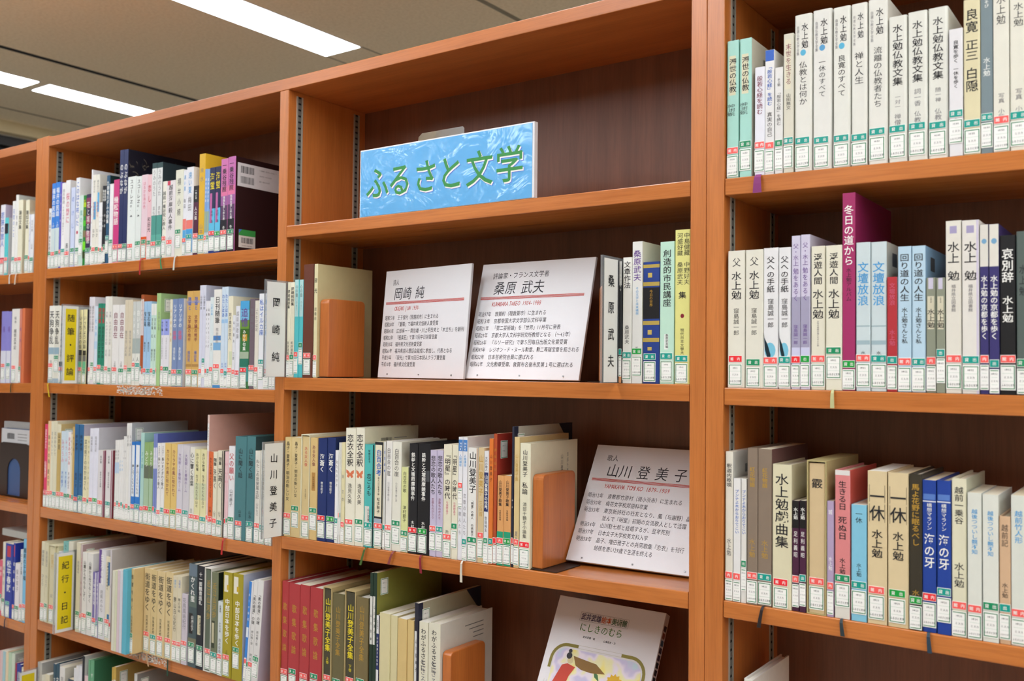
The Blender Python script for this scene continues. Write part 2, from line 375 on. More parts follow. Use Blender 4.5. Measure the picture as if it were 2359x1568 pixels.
# ------------------------------------------------------------------ books
CODES = dict(L1=('H910', 'ミス'), L2=('H914', 'オカ'), L3=('H914', 'ヤマ'), L4=('H915', 'シハ'), L5=('H915', 'ミス'), C2=('H940', 'クワハ'), C3=('H911', 'ヤマカ'), C4=('H911', 'ヤマカ'),
             R1=('H180', 'ミスカ'), R2=('H902', 'ミスカ'), R3=('H920', 'ミスカ'), R4=('H930', 'ミスカ'), A1=('H210', 'アカ'), A2=('H289', 'マツ'), A4=('H289', 'マツ'), A5=('H210', 'アカ'))
BAND = dict(r='f0605c', R='e83038', g='178a5c', G='159a3e', t='12988a')
LBL = {}
def label_mesh(sw, bh, typ, row):
    """library spine label: coloured band with white lettering over a framed call number"""
    lh = min(0.031, bh - 0.0125); k = (round(sw * 2000), round(lh * 1000), typ, row)
    if k in LBL: return LBL[k]
    m = MB(); wp = paper('eeeeea', 0.35, 0.4, 0.0, 10, 'label'); bc = paper(BAND[typ], 0.35, 0.4, 0.0, 10, 'label'); gr = ink('2a8052'); wt = ink('f4f4f0'); bk = ink('3a3a42'); ln = ink('a8c4b0')
    h = sw / 2
    m.box(-h, -0.0003, -0.0092, h, 0, 0.0006, wp); m.box(-h + 0.0004, -0.0004, -0.0086, h - 0.0004, -0.0002, 0, bc)
    tx = ('館内' if typ in 'rR' else '貸出')
    if sw > 0.013:
        for c, x in zip(tx, (-0.24, 0.24)): m.glyphs(c, True, (x * sw - 0.0024, -0.00055, -0.0062), (0.0048, 0, 0), (0, 0, 0.0050), wt)
    elif sw > 0.007: m.glyphs(tx[1], True, (-0.0023, -0.00055, -0.0061), (0.0046, 0, 0), (0, 0, 0.0048), wt)
    t, b = -0.0112, -0.0112 - lh
    m.box(-h, -0.0003, b, h, 0, t, wp)
    f0, f1 = t - 0.0013, b + 0.0013; e = h - 0.0009; y = -0.00042; w = 0.0010
    m.face([(-e, y, f0 - w), (e, y, f0 - w), (e, y, f0), (-e, y, f0)], gr); m.face([(-e, y, f1), (e, y, f1), (e, y, f1 + w), (-e, y, f1 + w)], gr)
    if sw > 0.011: m.face([(e - w, y, f1 + w), (e, y, f1 + w), (e, y, f0 - w), (e - w, y, f0 - w)], gr)
    if sw > 0.017: m.face([(-e, y, f1 + w), (-e + w, y, f1 + w), (-e + w, y, f0 - w), (-e, y, f0 - w)], gr)
    hh = (f0 - f1) / 3
    for q in (1, 2): m.face([(-e + w, y, f0 - hh * q), (e - w, y, f0 - hh * q), (e - w, y, f0 - hh * q + 0.0003), (-e + w, y, f0 - hh * q + 0.0003)], ln)
    c1, c2 = CODES[row]; g = sw * 0.82
    s = min(0.0032, g / 2.4); htext(m, c1, -s * 1.15, s * 1.15, f0 - hh * 0.5, s, y - 0.00005, bk)
    s = min(0.0032, g / 3.2); htext(m, c2, -s * len(c2) / 2, s * len(c2) / 2, f0 - hh * 1.5, s, y - 0.00005, bk)
    s = min(0.0029, g / 5.6); htext(m, 'ふるさと文学', -s * 3.0, s * 3.0, f0 - hh * 2.5, s * 1.15, y - 0.00005, bk, True)
    me = bpy.data.meshes.new('spine_label'); me.from_pydata(m.v, [], m.f)
    for q in m.m: me.materials.append(q)
    me.polygons.foreach_set('material_index', m.mi); me.update(); LBL[k] = me; return me
def depth_for(h):
    for lim, d in ((0.16, 0.106), (0.18, 0.110), (0.201, 0.130), (0.214, 0.146), (0.228, 0.152), (0.262, 0.182)):
        if h < lim: return d
    return 0.186
def cover_profile(w, d, t, r):
    n = 3; o = [(-w / 2, d)]
    for i in range(n + 1):
        a = math.pi + math.pi / 2 * i / n; o.append((-w / 2 + r + r * math.cos(a), r + r * math.sin(a)))
    for i in range(n + 1):
        a = 1.5 * math.pi + math.pi / 2 * i / n; o.append((w / 2 - r + r * math.cos(a), r + r * math.sin(a)))
    o.append((w / 2, d))
    inn = []
    for x, y in o:
        inn.append((max(-w / 2 + t, min(w / 2 - t, x)), max(t, y)))
    return o, inn
def stick_bars(m, P, bk, n, seed):
    """barcode bars on a cover: P(y, z) gives a point of the cover"""
    rnd = random.Random(seed); u = 0.0
    while u < 1:
        w = rnd.choice((0.008, 0.014, 0.022)); 
        m.face([P(u, 0), P(min(1, u + w), 0), P(min(1, u + w), 1), P(u, 1)], bk); u += w + rnd.choice((0.008, 0.014, 0.024))
ANCH = {}
ORD = {1: 'just', 2: 'second', 3: 'third', 4: 'fourth', 5: 'fifth', 6: 'sixth', 7: 'seventh', 8: 'eighth', 9: 'ninth', 10: 'tenth', 11: 'eleventh', 12: 'twelfth', 13: 'thirteenth', 14: 'fourteenth', 15: 'fifteenth'}
ROWNAME = dict(L1='second bay, top shelf', L2='second bay, second shelf', L3='second bay, third shelf', L4='second bay, fourth shelf', L5='second bay, lowest shelf',
               C2='signed bay, second shelf', C3='signed bay, third shelf', C4='signed bay, lowest shelf', R1='near bay, top shelf', R2='near bay, second shelf', R3='near bay, third shelf', R4='near bay, lowest shelf',
               A1='far bay, top shelf', A2='far bay, second shelf', A4='far bay, fourth shelf', A5='far bay, lowest shelf')
GROUPN = {k: 'books on the ' + ' '.join(reversed(v.split(', '))).replace('shelf', 'shelf of the').replace('shelf of the second bay', 'shelf of the second bay') for k, v in ROWNAME.items()}
def group_name(row):
    bay, sh = ROWNAME[row].split(', '); return 'books on the %s of the %s' % (sh, bay)
def kind_of(rec):
    w, name, op = rec[1], rec[8], rec[10]
    if 'folder' in op: return 'folder'
    return 'booklet' if w < 0.0098 else 'book'  # slim books are named booklet too, by spine width alone
def make_labels(row, recs):
    n = len(recs); marks = []
    for i, r in enumerate(recs):
        for o in r[10].split(','):
            if o.strip().startswith('*'):
                ph = o.strip()[1:]; first = i
                if any(q in ph for q in ('pair', 'set', 'volumes')):
                    lim = 1 if 'pair' in ph else 6
                    while first > 0 and recs[first - 1][8].split()[-1:] == r[8].split()[-1:] and i - first < lim and kindish(recs[first - 1][8], r[8], ph): first -= 1
                    if 'pair' in ph: first = i - 1
                marks.append((first, i, ph))
    out = []
    for i, r in enumerate(recs):
        nm, kd, st = r[8], kind_of(r), r[6]
        sl = {'r': 'red label', 'R': 'red label', 'g': 'green label', 'G': 'green label', 't': 'green label', '-': ''}[st]
        own = [m for m in marks if m[0] <= i <= m[1]]
        if own:
            f, l, ph = own[0]
            if f == l: s = '%s%s, %s' % (ph[4:] if ph.startswith('the ') else ph, (' with ' + sl) if sl else '', ROWNAME[row])
            else:
                pos = ['first', 'second', 'third', 'fourth', 'fifth', 'sixth'][i - f]
                s = '%s %s of %s%s, %s' % (pos, kd, ph, (', ' + sl) if sl else '', ROWNAME[row])
        else:
            best = None
            for f, l, ph in marks:
                if i > l: c = (i - l, 'after', ph)
                else: c = (f - i, 'before', ph)
                if best is None or c[0] < best[0]: best = c
            if best is None: s = '%s %s%s, %s' % (nm, kd, (' with ' + sl) if sl else '', ROWNAME[row])
            else:
                s = '%s %s, %s, %s %s %s, %s' % (nm, kd, sl, ORD.get(best[0], 'far'), best[1], best[2], ROWNAME[row])
                if not sl: s = s.replace(', , ', ', ')
                if len(s.split()) > 16: s = s.replace(', ' + sl + ', ', ', ')
                if len(s.split()) > 16: s = s.replace(nm + ' ', nm.split()[-1] + ' ' if len(nm.split()) > 2 else nm + ' ', 1)
        out.append(s)
    return out
def kindish(a, b, ph): return a == b or ('set' in ph and a == b)
def make_book(row, idx, rec, label):
    x0, w, h, yf, zs, col, st, bh, name, texts, op = rec
    ops = {}
    zones = []
    for o in op.split(','):
        o = o.strip()
        if not o: continue
        if o[0] == '*': continue
        k, _, v = o.partition(':')
        if k == 'z': zones.append(v)
        else: ops[k] = v
    w = max(w - 0.0003, 0.0026)
    kd = kind_of(rec)
    t = empty(kd, (x0 + w / 2, yf, zs + 0.0004))
    rx = 0.0
    if 'lean' in ops: t.location.z += w / 2 * math.sin(math.radians(float(ops['lean']))) + 0.0003; t.rotation_euler = (0, math.radians(float(ops['lean'])), 0)
    if 'yaw' in ops: t.rotation_euler = (0, 0, math.radians(float(ops['yaw'])))
    tag(t, label, kd, group_name(row))
    c0, _, c1 = col.partition('/'); c1 = c1 or c0
    d = min(depth_for(h), D - max(yf, 0) - 0.006)
    rnd = random.Random(hash_(row, idx))
    hard = w > 0.012 and rnd.random() < 0.6
    spine, side = paper(c0), paper(c1)
    H, Wd, z_in = h, w, 0.0
    if 'sl' in ops:
        scm = paper(ops['sl'] or c0, 0.6, 0.2); m = MB(); a = 0.0016; hw = w / 2
        m.box(-hw, 0, 0, hw, d + 0.004, a, scm); m.box(-hw, 0, h - a, hw, d + 0.004, h, scm)
        m.box(-hw, 0, a, -hw + a, d + 0.004, h - a, scm); m.box(hw - a, 0, a, hw, d + 0.004, h - a, scm); m.box(-hw + a, d + 0.0025, a, hw - a, d + 0.004, h - a, scm)
        m.build('slipcase', t); Wd = w - 2 * a - 0.0012; H = h - 2 * a - 0.0022; z_in = a + 0.0002
    th = 0.0024 if hard else 0.0007
    th = min(th, Wd * 0.2); r = min(0.0032 if 'rounded' in name else (0.0016 if hard else 0.0006), Wd * 0.3)
    o, inn = cover_profile(Wd, d, th, r); m = MB(); n = len(o)
    y_off = 0.002 if 'sl' in ops else 0.0
    def zz(z): return z + z_in
    for i in range(n - 1):
        mt = side if i == n - 2 else spine
        a, b = o[i], o[i + 1]; c, e = inn[i], inn[i + 1]
        m.face([(a[0], a[1] + y_off, zz(0)), (b[0], b[1] + y_off, zz(0)), (b[0], b[1] + y_off, zz(H)), (a[0], a[1] + y_off, zz(H))], mt)
        if i in (0, n - 2) or (c != e):
            m.face([(e[0], e[1] + y_off, zz(0)), (c[0], c[1] + y_off, zz(0)), (c[0], c[1] + y_off, zz(H)), (e[0], e[1] + y_off, zz(H))], spine)
        m.face([(a[0], a[1] + y_off, zz(H)), (b[0], b[1] + y_off, zz(H)), (e[0], e[1] + y_off, zz(H)), (c[0], c[1] + y_off, zz(H))], mt)
        m.face([(b[0], b[1] + y_off, zz(0)), (a[0], a[1] + y_off, zz(0)), (c[0], c[1] + y_off, zz(0)), (e[0], e[1] + y_off, zz(0))], mt)
    for q in (0, n - 1):
        a, c = o[q], inn[q]
        m.face([(a[0], a[1] + y_off, zz(0)), (c[0], c[1] + y_off, zz(0)), (c[0], c[1] + y_off, zz(H)), (a[0], a[1] + y_off, zz(H))], spine)
    hw = Wd / 2; e = 0.0003; ypl = y_off - 0.00006
    def spine_rect(f0, f1, g0, g1, mat):
        nonlocal ypl
        xa, xb = -hw + e + g0 * (Wd - 2 * e), -hw + e + g1 * (Wd - 2 * e); za, zb = zz(H * (1 - f1) + 0.0002), zz(H * (1 - f0) - 0.0002)
        m.face([(xa, ypl, za), (xb, ypl, za), (xb, ypl, zb), (xa, ypl, zb)], mat); ypl -= 0.00004
    for zspec in zones:
        rg, _, hx = zspec.partition('#'); rg, _, xs = rg.partition('@')
        f0, f1 = (float(q) for q in split_range(rg)); g0, g1 = (float(q) for q in split_range(xs)) if xs else (0.0, 1.0)
        spine_rect(f0, f1, g0, g1, paper(hx))
    if 'edge' in ops: spine_rect(0, 1, 0.86, 1, paper(ops['edge'].lstrip('#')))
    if 'f' in ops:
        fp, _, hx = ops['f'].partition('#'); q = 0.008 if not hx.endswith('s') else 0.006; hx = hx.rstrip('s'); fp = float(fp)
        zc = zz(H * (1 - fp)); rr = min(q * 0.5, hw * 0.6)
        m.face([(rr * math.cos(k * 0.524), ypl, zc + rr * 1.1 * math.sin(k * 0.524)) for k in range(12)], paper(hx)); ypl -= 0.00004
    if 'fe' in ops:
        zc = zz(H * 0.27)
        m.face([(-hw * 0.85 + 0.019 * (0.5 + 0.5 * math.cos(k * 0.524)) * hw / 0.0125, ypl, zc + 0.011 * math.sin(k * 0.524)) for k in range(12)], paper('7cc6e0')); ypl -= 0.00004
        P = [(-0.95, 0.03), (-0.85, 0.022), (-0.4, 0.012), (0.0, -0.002), (-0.05, -0.012), (-0.35, -0.01), (-0.8, 0.006)]
        m.face([(x * hw, ypl, zc - 0.004 + z) for x, z in reversed(P)], ink('142a34')); ypl -= 0.00004
    if 'bf' in ops:
        zc = zz(H * 0.605); og = paper('dd7a55')
        for s in (-1, 1):
            P = [(0, 0.002), (0.35, 0.006), (0.85, 0.0085), (0.8, 0.002), (0.5, 0.0), (0.7, -0.005), (0.3, -0.007), (0, -0.003)]
            P = [(s * x * hw * 0.95, ypl, zc + z) for x, z in P]
            m.face(P if s < 0 else P[::-1], og)
        ypl -= 0.00004
    if 'bx' in ops:
        fl = ink('4a4038')
        for f0, f1 in ((0.09, 0.205), (0.215, 0.335)):
            for g in (0.0, 0.0): pass
            for (a, b, g0, g1) in ((f0, f0 + 0.002, 0.08, 0.92), (f1, f1 + 0.002, 0.08, 0.92), (f0, f1, 0.08, 0.1), (f0, f1, 0.9, 0.92)): spine_rect(a, b, g0, g1, fl)
    # prints on the outer cover face (+x)
    xs = hw + 0.00008; bk = ink('2c2c30'); wp = paper('dcdcdc', 0.5)
    def cov(y, z): return (xs, y, z)
    if 'bc' in ops or 'bc2' in ops:
        ya, yb = 0.045, 0.075; zt = H - 0.020
        stick_bars(m, lambda u, v: (xs, ya + (yb - ya) * u, zz(zt - 0.012 * v)), bk, 20, idx)
        if 'bc2' not in ops: stick_bars(m, lambda u, v: (xs, ya + (yb - ya) * u, zz(zt - 0.024 - 0.010 * v)), bk, 20, idx + 7)
        for q in range(2): m.face([(xs, 0.082, zz(zt - 0.002 - q * 0.008)), (xs, 0.118, zz(zt - 0.002 - q * 0.008)), (xs, 0.118, zz(zt - 0.0008 - q * 0.008)), (xs, 0.082, zz(zt - 0.0008 - q * 0.008))], ink('77777a'))
    if 'ph' in ops:
        for q in range(3): m.face([(xs, 0.03, zz(H - 0.03 - q * 0.035)), (xs, 0.055, zz(H - 0.03 - q * 0.035)), (xs, 0.055, zz(H - 0.012 - q * 0.035)), (xs, 0.03, zz(H - 0.012 - q * 0.035))], paper('4a4c50'))
    if 'nc' in ops:
        m.face([(xs, d, zz(H - 0.05)), (xs, d, zz(H)), (xs, d - 0.045, zz(H))][::1], paper('22263a')); m.face([(xs, 0, zz(0)), (xs, 0.012, zz(0)), (xs, 0.012, zz(H)), (xs, 0, zz(H))], paper('22263a'))
    if 'or' in ops:
        m.face([(xs, 0.0, zz(0)), (xs, 0.02, zz(0)), (xs, 0.02, zz(H)), (xs, 0, zz(H))], paper('dd7a50')); m.face([(xs, 0.02, zz(0)), (xs, d, zz(0)), (xs, d, zz(0.012)), (xs, 0.02, zz(0.012))], paper('dd7a50'))
        m.face([(xs, 0.02, zz(H - 0.01)), (xs, d, zz(H - 0.01)), (xs, d, zz(H)), (xs, 0.02, zz(H))], paper('dd7a50'))
    if 'art' in ops:
        rn = random.Random(3)
        for q in range(46):
            cy_, cz_ = rn.uniform(0.01, d - 0.02), rn.uniform(H * 0.45, H - 0.01); a0 = rn.uniform(0, 6); L_ = rn.uniform(0.008, 0.03); p0 = []
            for k in range(6):
                a = a0 + k * 0.35; p0.append((cy_ + L_ * 0.5 * math.cos(a), cz_ + L_ * 0.5 * math.sin(a)))
            wd = rn.uniform(0.0015, 0.005)
            for k in range(5):
                (ya, za), (yb, zb) = p0[k], p0[k + 1]
                if max(za, zb) < H - 0.004 and 0.002 < min(ya, yb) and max(ya, yb) < d: m.face([(xs, ya, zz(za - wd)), (xs, yb, zz(zb - wd * (1 - k / 5))), (xs, yb, zz(zb)), (xs, ya, zz(za))], paper('6a6258'))
    m.build('cover', t)
    # page block
    tp = 0.0002
    pm = pages_mat(rnd.choice(('e8e2d0', 'e4dcc4', 'ece8dc', 'dfd3b4')))
    m = MB(); dz = 0.0028 if hard else 0.0003
    if Wd - 2 * th - 2 * tp > 0.0006:
        m.box(-hw + th + tp, th + 0.0004 + y_off, zz(dz), hw - th - tp, d - (0.003 if hard else 0.0004), zz(H - dz), pm); m.build('page_block', t)
    # lettering
    if texts.strip():
        m = MB(); y = ypl - 0.0001
        for s in texts.split(';'):
            body, _, spec = s.partition('@'); spec, _, ex = spec.partition(',x'); xo = 0.0; sz = None
            if ex:
                q, _, sz = ex.partition(',s'); xo = float(q); sz = float(sz) if sz else None
            bold = spec.endswith('!'); spec = spec.rstrip('!'); ic = spec[-1]; f0, f1 = (float(q) for q in split_range(spec[:-1]))
            mw = Wd * (0.80 if bold else 0.62); mw = min(mw, 0.022 if bold else 0.013)
            if ex: mw = Wd * 0.4
            if sz: mw = Wd * sz
            xo += float(ops.get('xo', 0)) 
            vtext(m, body.strip(), xo * Wd, zz(H * (1 - f0)), zz(H * (1 - f1)), mw, y, ink(INKS[ic]), bold)
        if 'side2' in ops:
            fl = lambda a, b, pt: (xs + 0.00005, a, b) if pt else (0, a, b)
            vtext(m, '山川登美子私論', 0.096, zz(H - 0.022), zz(H - 0.09), 0.008, 0, ink('4a4a44'), False, fl)
            vtext(m, '清部千鶴子', 0.114, zz(H - 0.02), zz(H - 0.066), 0.006, 0, ink('77776c'), False, fl)
        m.build('title_lettering', t)
    if 'side3' in ops:
        m = MB(); 
        for q in range(4): m.face([(xs, 0.07 + 0.012 * min(q, 2), zz(H - 0.018 - q * 0.008)), (xs, 0.125, zz(H - 0.018 - q * 0.008)), (xs, 0.125, zz(H - 0.0165 - q * 0.008)), (xs, 0.07 + 0.012 * min(q, 2), zz(H - 0.0165 - q * 0.008))], ink('6a6a66'))
        m.build('back_print', t)
    # library label
    if st != '-' and bh > 0.02:
        sw = min(0.0200, Wd - 0.0002)
        lo = link(label_mesh(sw, bh, st, row), 'spine_label', t); xo = -(Wd - sw) / 2 * 0.45 + float(ops.get('lx', 0)) * Wd
        lo.location = (xo, ypl - 0.0003, bh)
    if 'gl' in ops:
        lo = link(label_mesh(min(0.018, Wd - 0.0002), 0.046, 'g', row), 'spine_label', t); lo.location = (0, ypl - 0.0003, 0.046)
    if 'cl' in ops:
        m = MB(); gr = ink('2a8052'); a, b = 0.010, 0.030; zt = zz(H - 0.012); zb = zt - 0.030
        m.box(xs, a, zb, xs + 0.0003, b, zt, paper('e8e8e2', 0.35, 0.4, 0.0, 10, 'label')); X = xs + 0.0004
        for (ya, yb, za, zb2) in ((a + 0.001, b - 0.001, zt - 0.002, zt - 0.001), (a + 0.001, b - 0.001, zb + 0.001, zb + 0.002), (a + 0.001, a + 0.002, zb + 0.002, zt - 0.002), (b - 0.002, b - 0.001, zb + 0.002, zt - 0.002)):
            m.face([(X, ya, za), (X, yb, za), (X, yb, zb2), (X, ya, zb2)], gr)
        for q, cde in enumerate(CODES[row]):
            for k, ch in enumerate(cde): m.glyphs(ch, False, (X, a + 0.005 + k * 0.0026, zt - 0.010 - q * 0.009), (0, 0.0032 if ch.isascii() else 0.0026, 0), (0, 0, 0.0032), ink('3a3a42'))
        m.build('cover_label', t)
    if 'bcp' in ops:
        m = MB(); m.box(xs, 0.006, zz(H - 0.062), xs + 0.0003, 0.122, zz(H - 0.012), paper('d8d4d4', 0.4)); X = xs + 0.0004
        for q in (0, 1): stick_bars(m, lambda u, v: (X, 0.014 + 0.036 * u, zz(H - 0.018 - q * 0.022 - 0.015 * v)), bk, 20, 3 + q)
        for k, s_ in enumerate(('ISBN4-8205-0165-7', 'C0093 ¥1900E', '定価 本体1900円')):
            for i, ch in enumerate(s_):
                if ch != ' ': m.glyphs(ch, False, (X, 0.064 + i * 0.0028, zz(H - 0.022 - k * 0.012)), (0, 0.0042 if ch.isascii() else 0.0028, 0), (0, 0, 0.0042), ink('55555a'))
        m.build('barcode_panel', t)
        m = MB(); m.box(xs, 0.012, zz(0.010), xs + 0.0003, 0.056, zz(0.048), paper('d8d6d0', 0.4)); X = xs + 0.0004
        m.face([(X, 0.012, zz(0.035)), (X, 0.056, zz(0.035)), (X, 0.056, zz(0.048)), (X, 0.012, zz(0.048))], paper('3c9a4c')); m.face([(X + 0.0001, 0.012, zz(0.040)), (X + 0.0001, 0.020, zz(0.048)), (X + 0.0001, 0.012, zz(0.048))], paper('4a7cc8'))
        stick_bars(m, lambda u, v: (X, 0.018 + 0.032 * u, zz(0.031 - 0.012 * v)), bk, 20, 9)
        for i, ch in enumerate('2040140584'): m.glyphs(ch, False, (X, 0.02 + i * 0.0028, zz(0.0125)), (0, 0.004, 0), (0, 0, 0.004), bk)
        m.build('barcode_label', t)
    if 'rib' in ops:
        rm = paper(ops['rib'], 0.6); m = MB(); rn = random.Random(idx * 7 + len(row)); L_ = rn.uniform(0.020, 0.036); sw_ = rn.uniform(-0.012, 0.012); wd = 0.0032 if row == 'R1' else 0.0014
        P = [(0, 0.02, 0.0006), (0, -yf - 0.001, 0.0006), (sw_ * 0.15, -yf - 0.004, -0.004), (sw_ * 0.5, -yf - 0.0045, -L_ * 0.5), (sw_, -yf - 0.004, -L_)]
        P = [(0, 0.0, 0.0003), (0, min(-yf, 0) - 0.0012, 0.0003)] + P[2:]
        for k in range(len(P) - 1):
            a, b = P[k], P[k + 1]; wa = wd * (1 + 0.25 * k); wb = wd * (1 + 0.25 * (k + 1))
            m.face([(a[0] - wa, a[1], a[2]), (a[0] + wa, a[1], a[2]), (b[0] + wb, b[1], b[2]), (b[0] - wb, b[1], b[2])], rm)
            m.face([(a[0] - wa, a[1] + 0.0003, a[2] + 0.0002), (b[0] - wb, b[1] + 0.0003, b[2] + 0.0002), (b[0] + wb, b[1] + 0.0003, b[2] + 0.0002), (a[0] + wa, a[1] + 0.0003, a[2] + 0.0002)], rm)
        m.build('bookmark_ribbon', t)
    return t
def hash_(row, idx): return sum(ord(c) * 31 for c in row) + idx * 101
def split_range(s):
    i = s.index('-', 1); return s[:i], s[i + 1:]
def books():
    for row, recs in ROWS.items():
        labels = make_labels(row, recs)
        for i, r in enumerate(recs): make_book(row, i, r, labels[i])

# ------------------------------------------------------------------ signs, panels, dividers, bookends
def main_sign():
    z = zsh('C1', -1.08) + 0.0006
    t = empty('shelf_sign', (-1.0818, 0.004, z)); tag(t, 'blue laminated sign with green lettering on the empty upper shelf', 'sign')
    w, h, th = 0.3985, 0.1275, 0.010; m = MB(); m.box(-w / 2, 0, 0, w / 2, th, h, paper('e8e8ea', 0.4)); m.build('board', t, bevel=0.0006)
    m = MB(); m.box(-w / 2 + 0.0025, -0.0006, 0.001, w / 2 - 0.004, -0.0001, h - 0.0025, laminated('blue_laminated_print', '54a4dc', 0.14, 0.6, 16.0)); m.build('printed_sheet', t)
    m = MB(); g, wh, bl = ink('3f8a4c'), ink('e6e6e6'), ink('4a5ad0')
    X = [0.115, 0.255, 0.41, 0.555, 0.715, 0.875]; S = 0.060
    for ch, fx in zip('ふるさと文学', X):
        cx = -w / 2 + fx * w; cz = h * 0.49
        for k, (dx, dz, mt) in enumerate(((0.0028, -0.0034, bl), (0.0020, -0.0026, wh), (0, 0, g))):
            m.glyphs(ch, True, (cx - S * 0.5 + dx, -0.0008 - 0.00015 * k, cz - S * 0.385 * 1.08 + dz), (S, 0, 0), (0, 0, S * 1.08), mt)
    m.build('lettering', t)
    # clear holder tab standing up behind the sign
    m = MB(); c = clear_plastic('frosted_tab', 0.12); x0, x1 = -0.067, 0.043; P = [(x0, h - 0.02), (x1, h - 0.02), (x1, h + 0.012), (x1 - 0.004, h + 0.016), (x0 + 0.012, h + 0.016), (x0 + 0.004, h + 0.010)]
    m.loft([[(x, th + 0.0003, z_) for x, z_ in P], [(x, th + 0.0015, z_) for x, z_ in P]], c); m.build('holder_tab', t)
PANELS = [
 dict(pos=(-1.3002, 0.08, 'C2'), yaw=-0.1398, w=0.2426, h=0.2101, tilt=0.0909, head='詩人', hx=(0.10, 0.175), name='岡崎 純', nx=(0.12, 0.49), rom='OKAZAKI JUN  1930-', rx=(0.14, 0.45),
  rows=[('昭和５年', '王子保村（現越前市）に生まれる', 0.677), ('昭和38年', '『重箱』で福井県文協新人賞受賞', 0.68), ('昭和43年', '広部英一・南信雄・川上明日夫と「木立ち」を創刊', 0.97), ('昭和52年', '『極楽石』で第17回中日詩賞受賞', 0.68), ('昭和55年', '福井県文化芸術賞受賞', 0.51), ('昭和60年', '福井県詩人懇話会結成に参加し、代表となる', 0.86), ('平成９年', '『寂光』で第30回日本詩人クラブ賞受賞', 0.79), ('平成10年', '福井県文化賞受賞', 0.45)],
  label='white poet biography panel standing upright beside the wooden bookend on the second shelf'),
 dict(pos=(-1.0648, 0.055, 'C2'), yaw=-0.019, w=0.2433, h=0.2158, tilt=0.2448, head='評論家・フランス文学者', hx=(0.115, 0.625), name='桑原 武夫', nx=(0.14, 0.60), rom='KUWABARA TAKEO  1904-1988', rx=(0.145, 0.59),
  rows=[('明治37年', '敦賀町（現敦賀市）に生まれる', 0.65), ('昭和３年', '京都帝国大学文学部仏文科卒業', 0.66), ('昭和21年', '「第二芸術論」を「世界」11月号に発表', 0.79), ('昭和23年', '京都大学人文科学研究所教授となる （～43年）', 0.90), ('昭和26年', '『ルソー研究』で第５回毎日出版文化賞受賞', 0.865), ('昭和49年', 'レジオン・ド・ヌール勲章、勲二等瑞宝章を叙される', 0.97), ('昭和52年', '日本芸術院会員に選ばれる', 0.60), ('昭和62年', '文化勲章受章、敦賀市名誉市民第１号に選ばれる', 0.94)],
  label='white critic biography panel leaning in the middle of the second shelf'),
 dict(pos=(-0.8605, 0.0769, 'C3'), yaw=0.0341, w=0.2450, h=0.2162, tilt=0.5365, head='歌人', hx=(0.106, 0.197), name='山川 登 美 子', nx=(0.128, 0.74), rom='YAMAKAWA TOMIKO  1879-1909', rx=(0.14, 0.64),
  rows=[('明治12年', '遠敷郡竹原村（現小浜市）に生まれる', 0.75), ('明治30年', '梅花女学校邦語科卒業', 0.51), ('明治33年', '東京新詩社の社友となり、鳳（与謝野）晶子と', 0.90), ('', '並んで『明星』初期の女流歌人として活躍', 0.815), ('明治34年', '山川駐七郎と結婚するが、翌年死別', 0.71), ('明治37年', '日本女子大学校英文科入学', 0.565), ('明治38年', '晶子、増田雅子との共同歌集『恋衣』を刊行', 0.835), ('', '結核を患い29歳で生涯を終える', 0.625)],
  label='white woman poet biography panel leaning steeply on the third shelf, signed bay')]
